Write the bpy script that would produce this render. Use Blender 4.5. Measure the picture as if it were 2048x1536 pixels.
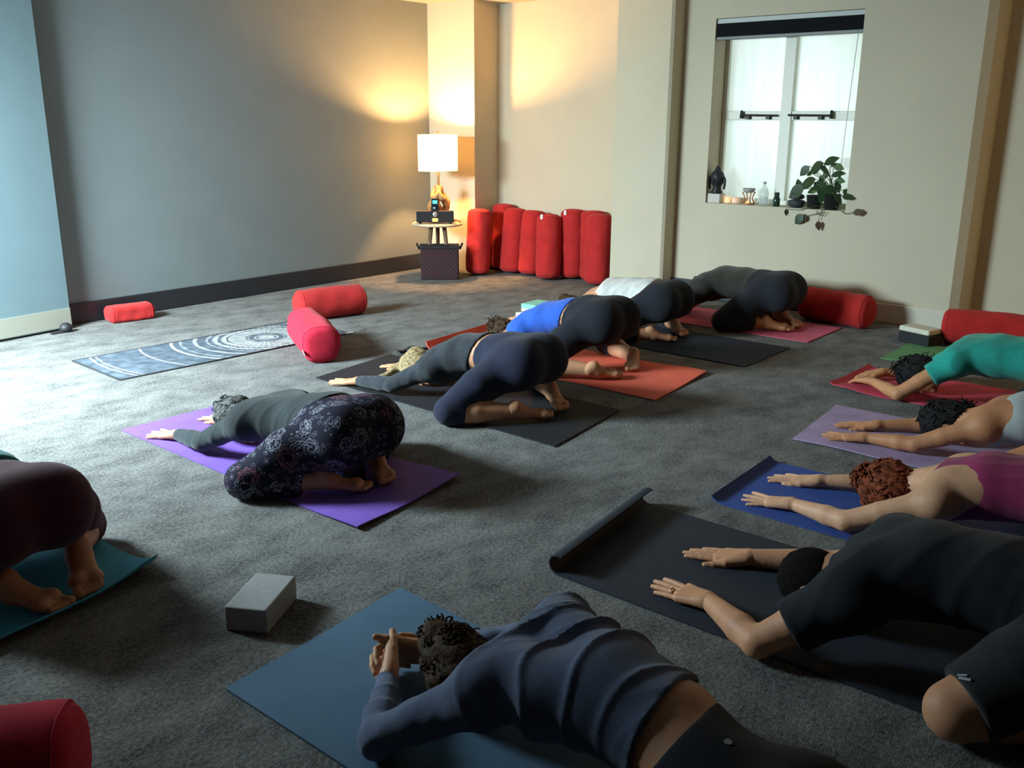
import bpy, bmesh, math, random
import numpy as np
from mathutils import Vector, Matrix

for o in list(bpy.data.objects):
    bpy.data.objects.remove(o, do_unlink=True)
scene = bpy.context.scene
COL = scene.collection
random.seed(7)
PI = math.pi

# ------------------------------------------------------------------ camera
F_PX, PITCH, ROLL, AZ, CAM_H = 1870.0, math.radians(15.7), math.radians(0.3), math.radians(39.0), 1.45
_H = np.array([math.cos(AZ), math.sin(AZ), 0.0]); _R = np.array([math.sin(AZ), -math.cos(AZ), 0.0]); _Z = np.array([0, 0, 1.0])
_F = math.cos(PITCH) * _H - math.sin(PITCH) * _Z
_U = math.sin(PITCH) * _H + math.cos(PITCH) * _Z
CR = math.cos(ROLL) * _R + math.sin(ROLL) * _U
CU = -math.sin(ROLL) * _R + math.cos(ROLL) * _U
CAMP = np.array([0.0, 0.0, CAM_H])
cam_data = bpy.data.cameras.new('camera')
cam_data.sensor_width = 36.0
cam_data.lens = F_PX / 2048.0 * 36.0
cam_data.clip_start = 0.05
cam = bpy.data.objects.new('camera', cam_data)
COL.objects.link(cam)
M = Matrix((( CR[0], CU[0], -_F[0], CAMP[0]), (CR[1], CU[1], -_F[1], CAMP[1]), (CR[2], CU[2], -_F[2], CAMP[2]), (0, 0, 0, 1)))
cam.matrix_world = M
scene.camera = cam

def px(x, y, z=0.0):
    """pixel of the 2048x1536 photograph -> point of the room at height z"""
    d = _F * F_PX + CR * (x - 1024) + CU * (768 - y)
    t = (z - CAM_H) / d[2]
    return CAMP + d * t

def pxx(x, y, X):
    """pixel -> point on the plane x = X"""
    d = _F * F_PX + CR * (x - 1024) + CU * (768 - y)
    return CAMP + d * ((X - CAMP[0]) / d[0])

# ------------------------------------------------------------------ world, light, exposure
world = bpy.data.worlds.new('overcast_sky'); scene.world = world
world.use_nodes = True
bg = world.node_tree.nodes['Background']
bg.inputs[0].default_value = (0.80, 0.92, 0.90, 1)
bg.inputs[1].default_value = 1.45
scene.view_settings.view_transform = 'Standard'
scene.view_settings.look = 'None'
scene.view_settings.gamma = 1.0
scene.view_settings.use_curve_mapping = False
scene.view_settings.exposure = 0.0

def area_light(name, loc, rot, sx, sy, power, color, spread=None):
    l = bpy.data.lights.new(name, 'AREA'); l.shape = 'RECTANGLE'; l.size = sx; l.size_y = sy
    l.energy = power; l.color = color
    if spread: l.spread = spread
    o = bpy.data.objects.new(name, l); COL.objects.link(o); o.location = loc; o.rotation_euler = rot
    return o
def point_light(name, loc, power, color, radius):
    l = bpy.data.lights.new(name, 'POINT'); l.energy = power; l.color = color; l.shadow_soft_size = radius
    o = bpy.data.objects.new(name, l); COL.objects.link(o); o.location = loc
    return o
# daylight through the large window in the left wall, and a warm lamp off the right edge of the frame
area_light('window_daylight', (0.54, 5.60, 1.72), (0, math.radians(-38), 0), 1.10, 1.45, 760.0, (0.74, 0.94, 1.0), math.radians(150))
point_light('warm_lamp_light', (6.6, -0.7, 1.45), 30.0, (1.0, 0.58, 0.22), 0.12)

# ------------------------------------------------------------------ materials
MATS = {}
def newmat(name):
    m = bpy.data.materials.new(name); m.use_nodes = True
    nt = m.node_tree; b = nt.nodes['Principled BSDF']
    MATS[name] = m
    return m, nt, b
def lin(c):
    return tuple((v / 12.92 if v <= 0.04045 else ((v + 0.055) / 1.055) ** 2.4) for v in c)
def simple(name, col, rough=0.6, metal=0.0, var=0.0, vscale=20.0, bump=0.0, bscale=200.0, sheen=0.0, spec=0.5, col2=None, detail=3.0):
    if name in MATS: return MATS[name]
    m, nt, b = newmat(name)
    b.inputs['Roughness'].default_value = rough
    b.inputs['Metallic'].default_value = metal
    b.inputs['Specular IOR Level'].default_value = spec
    if sheen:
        b.inputs['Sheen Weight'].default_value = sheen
        b.inputs['Sheen Roughness'].default_value = 0.6
    tc = nt.nodes.new('ShaderNodeTexCoord')
    if var > 0 or col2:
        n = nt.nodes.new('ShaderNodeTexNoise'); n.inputs['Scale'].default_value = vscale; n.inputs['Detail'].default_value = detail
        nt.links.new(tc.outputs['Object'], n.inputs['Vector'])
        r = nt.nodes.new('ShaderNodeValToRGB')
        c2 = col2 if col2 else tuple(min(1, v * (1 + var)) for v in col)
        c1 = col if col2 else tuple(v * (1 - var) for v in col)
        r.color_ramp.elements[0].color = (*c1, 1); r.color_ramp.elements[1].color = (*c2, 1)
        r.color_ramp.elements[0].position = 0.32; r.color_ramp.elements[1].position = 0.68
        nt.links.new(n.outputs['Fac'], r.inputs['Fac']); nt.links.new(r.outputs['Color'], b.inputs['Base Color'])
    else:
        b.inputs['Base Color'].default_value = (*col, 1)
    if bump > 0:
        n2 = nt.nodes.new('ShaderNodeTexNoise'); n2.inputs['Scale'].default_value = bscale; n2.inputs['Detail'].default_value = 3
        nt.links.new(tc.outputs['Object'], n2.inputs['Vector'])
        bp = nt.nodes.new('ShaderNodeBump'); bp.inputs['Strength'].default_value = bump; bp.inputs['Distance'].default_value = 0.004
        nt.links.new(n2.outputs['Fac'], bp.inputs['Height']); nt.links.new(bp.outputs['Normal'], b.inputs['Normal'])
    return m

def fabric(name, col, var=0.12, bump=0.25, bscale=260.0, sheen=0.12, rough=0.9):
    return simple(name, col, rough=rough, var=var, vscale=14, bump=bump, bscale=bscale, sheen=sheen, spec=0.2)

def carpet_mat():
    m, nt, b = newmat('carpet')
    b.inputs['Roughness'].default_value = 1.0; b.inputs['Specular IOR Level'].default_value = 0.05; b.inputs['Sheen Weight'].default_value = 0.05; b.inputs['Sheen Roughness'].default_value = 0.5
    tc = nt.nodes.new('ShaderNodeTexCoord')
    def noise(scale, det, rot=None, sc=None):
        n = nt.nodes.new('ShaderNodeTexNoise'); n.inputs['Scale'].default_value = scale; n.inputs['Detail'].default_value = det
        n.inputs['Roughness'].default_value = 0.65
        if sc:
            mp = nt.nodes.new('ShaderNodeMapping'); mp.inputs['Scale'].default_value = sc; mp.inputs['Rotation'].default_value = (0, 0, rot or 0)
            nt.links.new(tc.outputs['Object'], mp.inputs['Vector']); nt.links.new(mp.outputs['Vector'], n.inputs['Vector'])
        else:
            nt.links.new(tc.outputs['Object'], n.inputs['Vector'])
        return n
    a = noise(5, 6, 0.5, (1, 1.5, 1)); c = noise(75, 4); v = noise(260, 2)
    def math_(op, x, y):
        n = nt.nodes.new('ShaderNodeMath'); n.operation = op
        for i, s in enumerate((x, y)):
            if isinstance(s, (int, float)): n.inputs[i].default_value = s
            else: nt.links.new(s, n.inputs[i])
        return n.outputs[0]
    fine = math_('ADD', math_('MULTIPLY', c.outputs['Fac'], 0.55), math_('MULTIPLY', v.outputs['Fac'], 0.45))
    h = math_('ADD', math_('MULTIPLY', a.outputs['Fac'], 0.42), math_('MULTIPLY', fine, 0.9))
    r = nt.nodes.new('ShaderNodeValToRGB')
    r.color_ramp.elements[0].position = 0.50; r.color_ramp.elements[0].color = (0.032, 0.032, 0.034, 1)
    r.color_ramp.elements[1].position = 0.84; r.color_ramp.elements[1].color = (0.31, 0.305, 0.29, 1)
    nt.links.new(h, r.inputs['Fac']); nt.links.new(r.outputs['Color'], b.inputs['Base Color'])
    bp = nt.nodes.new('ShaderNodeBump'); bp.inputs['Strength'].default_value = 0.9; bp.inputs['Distance'].default_value = 0.012
    nt.links.new(fine, bp.inputs['Height']); nt.links.new(bp.outputs['Normal'], b.inputs['Normal'])
    return m

CARPET = carpet_mat()
WALL_GREY = simple('grey_wall_paint', (0.18, 0.212, 0.222), rough=0.75, var=0.03, vscale=3, bump=0.12, bscale=120)
WALL_DARK = simple('dark_grey_wall_paint', (0.10, 0.105, 0.11), rough=0.8)
WALL_CREAM = simple('cream_wall_paint', (0.56, 0.51, 0.385), rough=0.8, var=0.03, vscale=2, bump=0.1, bscale=120)
CEIL = simple('ceiling_paint', (0.42, 0.40, 0.35), rough=0.9)
BLACK_PAINT = simple('black_gloss_paint', (0.016, 0.017, 0.022), rough=0.45)
CREAM_TRIM = simple('cream_trim_paint', (0.60, 0.57, 0.47), rough=0.5)
DOOR_BLUE = simple('pale_blue_door_paint', (0.155, 0.225, 0.25), rough=0.55, var=0.03, vscale=4)
WHITE_WOOD = simple('white_window_paint', (0.80, 0.80, 0.70), rough=0.45)
IRON = simple('black_iron', (0.02, 0.02, 0.02), rough=0.5, metal=0.3)

# ------------------------------------------------------------------ mesh helpers
def mesh_obj(name, verts, faces, mat=None, parent=None, smooth=False, origin=None):
    me = bpy.data.meshes.new(name)
    v = np.asarray(verts, dtype=np.float32).reshape(-1, 3)
    if origin is not None: v = v - np.asarray(origin, dtype=np.float32)
    if isinstance(faces, np.ndarray):
        k = faces.shape[1]
        me.vertices.add(len(v)); me.vertices.foreach_set('co', v.ravel())
        me.loops.add(faces.size); me.loops.foreach_set('vertex_index', faces.astype(np.int32).ravel())
        me.polygons.add(len(faces)); me.polygons.foreach_set('loop_start', np.arange(0, faces.size, k, dtype=np.int32))
        me.update(calc_edges=True); me.validate()
    else:
        me.from_pydata([tuple(map(float, q)) for q in v], [], faces); me.update()
    if smooth: me.polygons.foreach_set('use_smooth', np.ones(len(me.polygons), dtype=bool))
    if mat: me.materials.append(mat)
    o = bpy.data.objects.new(name, me); COL.objects.link(o)
    if origin is not None and parent is None: o.location = Vector([float(q) for q in origin])
    if parent: o.parent = parent
    return o

class MB:
    """collects simple solids into one mesh"""
    def __init__(s): s.v = []; s.f = []
    def add(s, verts, faces):
        n = len(s.v); s.v += [tuple(map(float, q)) for q in verts]; s.f += [tuple(i + n for i in f) for f in faces]; return s
    def box(s, lo, hi, M=None, bev=0.0):
        x0, y0, z0 = lo; x1, y1, z1 = hi
        if bev <= 0:
            vs = [(x0, y0, z0), (x1, y0, z0), (x1, y1, z0), (x0, y1, z0), (x0, y0, z1), (x1, y0, z1), (x1, y1, z1), (x0, y1, z1)]
            fs = [(0, 3, 2, 1), (4, 5, 6, 7), (0, 1, 5, 4), (1, 2, 6, 5), (2, 3, 7, 6), (3, 0, 4, 7)]
        else:
            bm = bmesh.new(); bmesh.ops.create_cube(bm, size=1)
            for q in bm.verts:
                q.co = Vector(((x0 + x1) / 2 + q.co.x * (x1 - x0), (y0 + y1) / 2 + q.co.y * (y1 - y0), (z0 + z1) / 2 + q.co.z * (z1 - z0)))
            bmesh.ops.bevel(bm, geom=list(bm.edges), offset=bev, segments=3, affect='EDGES', profile=0.5)
            bm.verts.index_update(); vs = [tuple(q.co) for q in bm.verts]; fs = [tuple(q.index for q in f.verts) for f in bm.faces]; bm.free()
        if M is not None: vs = [tuple(M @ Vector(q)) for q in vs]
        return s.add(vs, fs)
    def lathe(s, prof, n=24, M=None, ax=1.0):
        """profile [(r, z)...] about z"""
        vs = []; fs = []
        for r, z in prof:
            for i in range(n):
                a = 2 * PI * i / n; vs.append((r * math.cos(a) * ax, r * math.sin(a), z))
        for j in range(len(prof) - 1):
            for i in range(n):
                k = (i + 1) % n; fs.append((j * n + i, j * n + k, (j + 1) * n + k, (j + 1) * n + i))
        if prof[0][0] > 1e-6: fs.append(tuple(range(n - 1, -1, -1)))
        if prof[-1][0] > 1e-6: fs.append(tuple((len(prof) - 1) * n + i for i in range(n)))
        if M is not None: vs = [tuple(M @ Vector(q)) for q in vs]
        return s.add(vs, fs)
    def tube(s, pts, r, n=8):
        pts = [Vector([float(c) for c in p]) for p in pts]; rs = r if isinstance(r, (list, tuple)) else [r] * len(pts)
        vs = []; fs = []; up = None
        for i, p in enumerate(pts):
            t = (pts[min(i + 1, len(pts) - 1)] - pts[max(i - 1, 0)]).normalized()
            if up is None:
                up = Vector((0, 0, 1)) if abs(t.z) < 0.9 else Vector((1, 0, 0))
            a = t.cross(up)
            if a.length < 1e-5: a = t.orthogonal()
            a.normalize(); b2 = t.cross(a).normalized(); up = -b2 if False else up
            for k in range(n):
                w = 2 * PI * k / n; vs.append(p + a * (rs[i] * math.cos(w)) + b2 * (rs[i] * math.sin(w)))
        for j in range(len(pts) - 1):
            for k in range(n):
                l = (k + 1) % n; fs.append((j * n + k, j * n + l, (j + 1) * n + l, (j + 1) * n + k))
        fs.append(tuple(range(n - 1, -1, -1))); fs.append(tuple((len(pts) - 1) * n + k for k in range(n)))
        return s.add(vs, fs)
    def build(s, name, mat, parent=None, smooth=False, origin=None):
        o = mesh_obj(name, s.v, s.f, mat, parent, False, origin)
        if smooth:
            for p in o.data.polygons: p.use_smooth = True
        return o

def autosmooth(o, ang=40):
    o.data.polygons.foreach_set('use_smooth', np.ones(len(o.data.polygons), dtype=bool))
    o.data.set_sharp_from_angle(angle=math.radians(ang))
    return o
def tag(o, label, cat, group=None):
    o['label'] = label; o['category'] = cat
    if group: o['group'] = group
    return o
def struct(o, label=None, cat=None):
    o['kind'] = 'structure'
    if label: o['label'] = label
    if cat: o['category'] = cat
    return o
def empty(name, loc=(0, 0, 0), rz=0.0):
    o = bpy.data.objects.new(name, None); COL.objects.link(o); o.location = Vector([float(c) for c in loc]); o.rotation_euler = (0, 0, rz)
    o.empty_display_size = 0.1
    return o

# ================================================================== the room
CZ = 2.535
XL, XB, YF, YB = 0.50, -1.2, 6.73, -2.2
struct(MB().box((XB, YB, -0.1), (8.0, YF + 0.3, 0.0)).build('floor', CARPET), 'dark grey mottled carpet floor of the studio', 'floor')
struct(MB().box((XB, YB, CZ), (8.0, YF + 0.3, CZ + 0.1)).build('ceiling', CEIL), 'plain off white ceiling above the studio', 'ceiling')
struct(MB().box((XL, YF, 0), (7.6, YF + 0.2, CZ)).build('wall_far', WALL_GREY), 'long grey wall behind the lamp and patterned mat', 'wall')

def prism(name, poly, z0, z1, mat, parent=None):
    n = len(poly); vs = [(x, y, z0) for x, y in poly] + [(x, y, z1) for x, y in poly]
    fs = [tuple(range(n - 1, -1, -1)), tuple(range(n, 2 * n))] + [(i, (i + 1) % n, n + (i + 1) % n, n + i) for i in range(n)]
    return mesh_obj(name, vs, fs, mat, parent)

# right wall: corner pillar, recess, middle pillar, window bay (opening), splayed edge, end recess
WX = 7.16; RX = 7.42; PX1 = 6.98
wy0, wy1, wz0, wz1 = 2.56, 3.735, 0.805, 2.24       # window opening
def prism_mb(mb, poly, z0, z1):
    n = len(poly); vs = [(x, y, z0) for x, y in poly] + [(x, y, z1) for x, y in poly]
    fs = [tuple(range(n - 1, -1, -1)), tuple(range(n, 2 * n))] + [(i, (i + 1) % n, n + (i + 1) % n, n + i) for i in range(n)]
    mb.add(vs, fs)
def wall(name, label, *polys):
    m_ = MB()
    for poly, z0, z1 in polys: prism_mb(m_, poly, z0, z1)
    return struct(m_.build(name, WALL_CREAM), label, 'wall')
wall('wall_corner', 'cream corner pillar beside the lit table lamp', ([(PX1, YF), (PX1, 6.13), (RX, 6.20), (7.6, 6.20), (7.6, YF)], 0, CZ))
wall('wall_recess', 'cream recessed wall behind the leaning red bolsters', ([(RX, 6.20), (RX, 4.54), (7.6, 4.54), (7.6, 6.20)], 0, CZ))
wall('wall_middle', 'cream middle pillar between the bolsters and the window', ([(PX1, 4.54), (PX1, 4.035), (PX1 + 0.02, 4.015), (7.6, 4.015), (7.6, 4.54)], 0, CZ))
wall('wall_right', 'cream wall around the frosted window', ([(WX, 4.015), (WX, wy1), (7.6, wy1), (7.6, 4.015)], 0, CZ), ([(WX, wy1), (WX, wy0), (7.6, wy0), (7.6, wy1)], 0, wz0), ([(WX, wy1), (WX, wy0), (7.6, wy0), (7.6, wy1)], wz1, CZ),
     ([(WX, wy0), (WX, 1.74), (WX + 0.05, 1.685), (7.42, 1.655), (7.9, 1.655), (7.9, wy0)], 0, CZ))
wall('wall_end', 'cream recessed wall at the right edge', ([(7.42, 1.655), (7.42, YB), (7.9, YB), (7.9, 1.655)], 0, CZ))
# left wall with the big daylight window (out of frame), walls behind the camera
wl = MB()
wl.box((XL - 0.2, 3.3, 0), (XL, 4.8, CZ)).box((XL - 0.2, 6.4, 0), (XL, YF + 0.2, CZ)).box((XL - 0.2, 4.8, 0), (XL, 6.4, 1.05)).box((XL - 0.2, 4.8, 2.38), (XL, 6.4, CZ))
wl.box((XB, 3.3, 0), (XL - 0.2, 3.4, CZ)).box((XB - 0.1, YB, 0), (XB, 3.4, CZ))
struct(wl.build('wall_left', WALL_DARK), 'grey wall holding the large daylight window', 'wall')
struct(MB().box((XB, YB - 0.1, 0), (8.0, YB, CZ)).build('wall_back', WALL_DARK), 'plain dark grey wall behind the camera', 'wall')
w2 = empty('window_2', (XL - 0.15, 5.60, 1.05)); struct(w2, 'large bright daylight window in the left wall', 'window')
f2 = MB()
for yy in (-0.80, -0.03, 0.74): f2.box((0.0, yy, 0), (0.05, yy + 0.06, 1.33))
f2.box((0, -0.80, 0), (0.05, 0.80, 0.05)).box((0, -0.80, 1.28), (0.05, 0.80, 1.33))
# the frame stands outside the light plane
f2.build('frame', WHITE_WOOD, w2)
mesh_obj('pane', [(0.02, -0.78, 0.03), (0.02, 0.78, 0.03), (0.02, 0.78, 1.3), (0.02, -0.78, 1.3)], [(0, 1, 2, 3)], simple('window_glass', (0.75, 0.8, 0.8), 0.05), w2)

# baseboards
def base(name, lo, hi, mat, label):
    return struct(MB().box(lo, hi, bev=0.006).build(name, mat), label, 'baseboard')
base('baseboard_far', (XL, YF - 0.022, 0), (PX1, YF, 0.152), BLACK_PAINT, 'black baseboard along the foot of the grey wall')
base('baseboard_right', (WX - 0.02, 2.62, 0), (WX, 4.012, 0.152), BLACK_PAINT, 'black baseboard under the frosted window')
base('baseboard_end', (WX - 0.018, 1.745, 0), (WX, 2.62, 0.145), CREAM_TRIM, 'cream baseboard beside the orange lit wall edge')

# door leaf standing open along the far wall
d0 = px(144, 657); d1 = px(0, 684.5)
dang = math.atan2(d1[1] - d0[1], d1[0] - d0[0])
door = empty('door_1', (d0[0], d0[1], 0), dang); struct(door, 'pale blue door leaf standing open at the far wall', 'door')
mbd = MB().box((0, -0.045, 0.012), (1.0, 0.0, 2.45)); mbd.build('leaf', DOOR_BLUE, door)
k = MB().box((0.0, 0.0, 0.02), (1.0, 0.006, 0.152)); kp = k.build('kick_plate', simple('cream_kick_plate', (0.33, 0.325, 0.27), 0.5), door); kp['label'] = 'cream kick plate'
# which side faces the room?
_n = Vector((-math.sin(dang), math.cos(dang)))
if _n.y > 0:   # plate must face the room (-y)
    for q in kp.data.vertices: q.co.y = -q.co.y
    for q in door.children[0].data.vertices: q.co.y = -q.co.y
    kp.data.flip_normals(); door.children[0].data.flip_normals()
RUBBER = simple('black_rubber', (0.012, 0.013, 0.016), 0.6)
dsp = px(133, 664)
ds = empty('door_stop', (dsp[0], dsp[1], 0)); tag(ds, 'small round black rubber door stop at the door edge', 'door stop')
MB().lathe([(0.0, 0.066), (0.02, 0.064), (0.036, 0.052), (0.044, 0.034), (0.042, 0.018), (0.03, 0.004), (0, 0)][::-1], 20).build('ball', RUBBER, ds, True)
MB().box((-0.11, -0.02, 0.0), (-0.02, 0.02, 0.012), bev=0.004).build('tongue', RUBBER, ds)

# ================================================================== window_1 with its frosted panes
def frosted():
    m, nt, b = newmat('frosted_glass')
    out = nt.nodes['Material Output']; nt.nodes.remove(b)
    tc = nt.nodes.new('ShaderNodeTexCoord'); mp = nt.nodes.new('ShaderNodeMapping'); mp.inputs['Scale'].default_value = (1, 5, 0.7)
    n = nt.nodes.new('ShaderNodeTexNoise'); n.inputs['Scale'].default_value = 3.0; n.inputs['Detail'].default_value = 4
    nt.links.new(tc.outputs['Object'], mp.inputs['Vector']); nt.links.new(mp.outputs['Vector'], n.inputs['Vector'])
    r = nt.nodes.new('ShaderNodeValToRGB'); r.color_ramp.elements[0].color = (0.72, 0.79, 0.76, 1); r.color_ramp.elements[1].color = (0.84, 0.88, 0.85, 1)
    r.color_ramp.elements[0].position = 0.3; r.color_ramp.elements[1].position = 0.7
    nt.links.new(n.outputs['Fac'], r.inputs['Fac'])
    t = nt.nodes.new('ShaderNodeBsdfTranslucent'); nt.links.new(r.outputs['Color'], t.inputs['Color'])
    g = nt.nodes.new('ShaderNodeBsdfGlossy'); g.inputs['Roughness'].default_value = 0.35
    mx = nt.nodes.new('ShaderNodeMixShader'); mx.inputs['Fac'].default_value = 0.05
    nt.links.new(t.outputs[0], mx.inputs[1]); nt.links.new(g.outputs[0], mx.inputs[2]); nt.links.new(mx.outputs[0], out.inputs['Surface'])
    return m
FROST = frosted()
GX = 7.385
win = empty('window_1', (GX, (wy0 + wy1) / 2, wz0)); struct(win, 'white four pane frosted window in the cream wall', 'window')
yc = (wy0 + wy1) / 2
def wbox(name, x0, x1, y0, y1, z0, z1, mat, parent=win, bev=0.004):
    return MB().box((x0 - GX, y0 - yc, z0 - wz0), (x1 - GX, y1 - yc, z1 - wz0), bev=bev).build(name, mat, parent)
my = 3.175; mz = 1.503
wbox('frame_stile', 7.36, 7.42, wy1 - 0.035, wy1, wz0, wz1, WHITE_WOOD)
wbox('frame_stile', 7.36, 7.42, wy0, wy0 + 0.035, wz0, wz1, WHITE_WOOD)
wbox('frame_rail', 7.36, 7.42, wy0 + 0.035, wy1 - 0.035, wz1 - 0.04, wz1, WHITE_WOOD)
wbox('frame_rail', 7.36, 7.42, wy0 + 0.035, wy1 - 0.035, wz0, wz0 + 0.04, WHITE_WOOD)
wbox('mullion', 7.345, 7.42, my - 0.045, my + 0.045, wz0 + 0.04, wz1 - 0.04, WHITE_WOOD)
for (a, b_) in ((wy0 + 0.035, my - 0.045), (my + 0.045, wy1 - 0.035)):
    wbox('glazing_bar', 7.355, 7.415, a, b_, mz - 0.034, mz + 0.034, WHITE_WOOD)
    for (z0, z1) in ((wz0 + 0.04, mz - 0.034), (mz + 0.034, wz1 - 0.04)):
        mesh_obj('pane', [(0.01, a - yc, z0 - wz0), (0.01, b_ - yc, z0 - wz0), (0.01, b_ - yc, z1 - wz0), (0.01, a - yc, z1 - wz0)], [(0, 1, 2, 3)], FROST, win)
for (ya, yb) in ((3.545, 3.24), (3.15, 2.80)):
    s = MB(); xx = 7.335 - GX
    s.tube([(xx, ya - yc, mz - wz0 + 0.004), (xx, (ya + yb) / 2 - yc, mz - wz0 + 0.002), (xx, yb - yc, mz - wz0)], 0.0085, 8)
    ye = ya if ya > 3.2 else yb
    s.tube([(xx - 0.005, ye - yc, mz - wz0 - 0.022), (xx - 0.005, ye - yc, mz - wz0 + 0.04)], [0.016, 0.010], 8)
    for q in (0.18, 0.75):
        yq = ya + (yb - ya) * q
        s.box((xx - 0.012, yq - yc - 0.016, mz - wz0 - 0.028), (7.356 - GX, yq - yc + 0.016, mz - wz0 - 0.002))
    st = s.build('casement_stay', IRON, win); st['label'] = 'black iron casement stay'

# venetian blind pulled up under the lintel
BLD = simple('charcoal_blind_metal', (0.012, 0.013, 0.018), 0.7, spec=0.1); BLG = simple('grey_blind_rail', (0.16, 0.17, 0.17), 0.45); BLW = simple('pale_head_rail', (0.48, 0.52, 0.50), 0.5)
bl = empty('window_blind', (7.20, yc, wz1 - 0.16)); tag(bl, 'dark venetian blind pulled up under the window lintel', 'blind')
hw = (wy1 - wy0) / 2 - 0.004
MB().box((-0.02, -hw, 0.122), (0.045, hw, 0.158), bev=0.003).build('head_rail', BLW, bl)
MB().box((-0.022, -hw, 0.0), (0.04, hw, 0.024), bev=0.004).build('bottom_rail', BLG, bl)
sl = MB().box((-0.025, -hw, -0.0016), (0.04, hw, 0.0016)).build('slat', BLD, bl); sl.location.z = 0.028
for i in range(1, 18):
    c = sl.copy(); COL.objects.link(c); c.parent = bl; c.location = (0.002 * math.sin(i * 2.1), 0, 0.028 + i * 0.0054)
MB().tube([(0.05, -hw + 0.06, 0.03), (0.06, -hw + 0.085, -0.5), (0.062, -hw + 0.10, -0.98)], 0.0022, 6).build('cord', simple('grey_cord', (0.25, 0.26, 0.24), 0.8), bl)
MB().lathe([(0.004, 0), (0.008, 0.01), (0.008, 0.06), (0.003, 0.075)], 10, Matrix.Translation((0.062, -hw + 0.10, -1.05))).build('cord_tassel', IRON, bl, True)

# ------------------------------------------------------------------ things on the sill
SZ = wz0 + 0.001
def on_sill(x, y, X=7.25):
    p = pxx(x, y, X); return Vector((X, p[1], SZ))
CLAY_BLK = simple('black_stone', (0.012, 0.012, 0.016), 0.55, var=0.2, vscale=60, bump=0.4, bscale=150)
p = on_sill(1432, 405, 7.22)
pl = empty('plinth', p); tag(pl, 'small white square plinth under the black bust', 'plinth')
MB().box((-0.05, -0.055, 0), (0.05, 0.055, 0.075), bev=0.006).build('block', simple('white_plaster', (0.6, 0.58, 0.52), 0.7, var=0.05, vscale=30), pl)
bu = empty('head_bust', p + Vector((0, 0, 0.0755))); tag(bu, 'black carved head bust with topknot on white plinth', 'sculpture')
hb = MB()
hb.lathe([(0.045, 0), (0.05, 0.008), (0.036, 0.03), (0.034, 0.055), (0.046, 0.075), (0.055, 0.10), (0.058, 0.128), (0.052, 0.158), (0.036, 0.178), (0.024, 0.188), (0.023, 0.2), (0.014, 0.214), (0.004, 0.224)], 28)
hb.build('head', CLAY_BLK, bu, True)
for s in (-1, 1):
    MB().tube([(0, s * 0.057, 0.135), (-0.002, s * 0.066, 0.11), (0, s * 0.068, 0.07), (0, s * 0.064, 0.035)], [0.009, 0.013, 0.010, 0.008], 10).build('ear', CLAY_BLK, bu, True)
MB().tube([(-0.054, 0, 0.125), (-0.066, 0, 0.105), (-0.064, 0, 0.096)], [0.006, 0.009, 0.007], 8).build('nose', CLAY_BLK, bu, True)
# candles
def emis(name, col, st):
    m, nt, b = newmat(name); b.inputs['Base Color'].default_value = (*col, 1); b.inputs['Emission Color'].default_value = (*col, 1); b.inputs['Emission Strength'].default_value = st
    return m
GLOWG = simple('amber_candle_glass', (0.85, 0.52, 0.28), 0.25, var=0.1, vscale=40); MATS['amber_candle_glass'].node_tree.nodes['Principled BSDF'].inputs['Subsurface Weight'].default_value = 0.0
WAX = emis('lit_wax', (1.0, 0.62, 0.28), 0.55); FLAME = emis('flame', (1.0, 0.75, 0.35), 6.0)
for i, (x, st, lab) in enumerate(((1453, 0.55, 'glowing yellow tealight glass beside the white plinth'), (1471, 0.25, 'paler glowing tealight glass next to the oil burner'))):
    p = on_sill(x, 408, 7.27)
    t = empty('tealight_holder', p); tag(t, lab, 'candle', 'tealights on the window sill')
    mm = emis('lit_candle_glass_%s' % ('bright' if i == 0 else 'pale'), (1.0, 0.70, 0.38) if i == 0 else (0.9, 0.62, 0.45), st)
    MB().lathe([(0.026, 0), (0.033, 0.005), (0.035, 0.05), (0.0315, 0.05), (0.029, 0.008), (0.0, 0.008)], 20).build('glass', mm, t, True)
    MB().lathe([(0.0, 0.009), (0.02, 0.009), (0.02, 0.022), (0, 0.022)], 16).build('candle', WAX, t)
    MB().lathe([(0.0, 0.024), (0.004, 0.03), (0.0025, 0.04), (0.0, 0.047)], 10).build('flame', FLAME, t, True)
# oil burner
COP = simple('copper_wire', (0.55, 0.24, 0.10), 0.45, metal=0.4)
p = on_sill(1496, 410, 7.24)
ob = empty('oil_burner', p); tag(ob, 'copper cross legged oil burner with grey bowl', 'oil burner')
for a in range(4):
    w = PI / 4 + a * PI / 2; c, s = math.cos(w), math.sin(w)
    MB().tube([(0.052 * c, 0.052 * s, 0.0), (0.030 * c, 0.030 * s, 0.05), (0.052 * c, 0.052 * s, 0.10)], 0.006, 8).build('leg', COP, ob, True)
MB().lathe([(0.046, 0.0), (0.050, 0.003), (0.050, 0.010), (0.0, 0.010)], 20).build('base_ring', COP, ob)
MB().lathe([(0.0, 0.092), (0.03, 0.093), (0.045, 0.105), (0.052, 0.128), (0.047, 0.128), (0.04, 0.110), (0.0, 0.102)], 24).build('bowl', simple('grey_ceramic', (0.36, 0.37, 0.33), 0.5), ob, True)
MB().lathe([(0.0, 0.011), (0.018, 0.011), (0.018, 0.026), (0, 0.026)], 16).build('tealight', WAX, ob)
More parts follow.
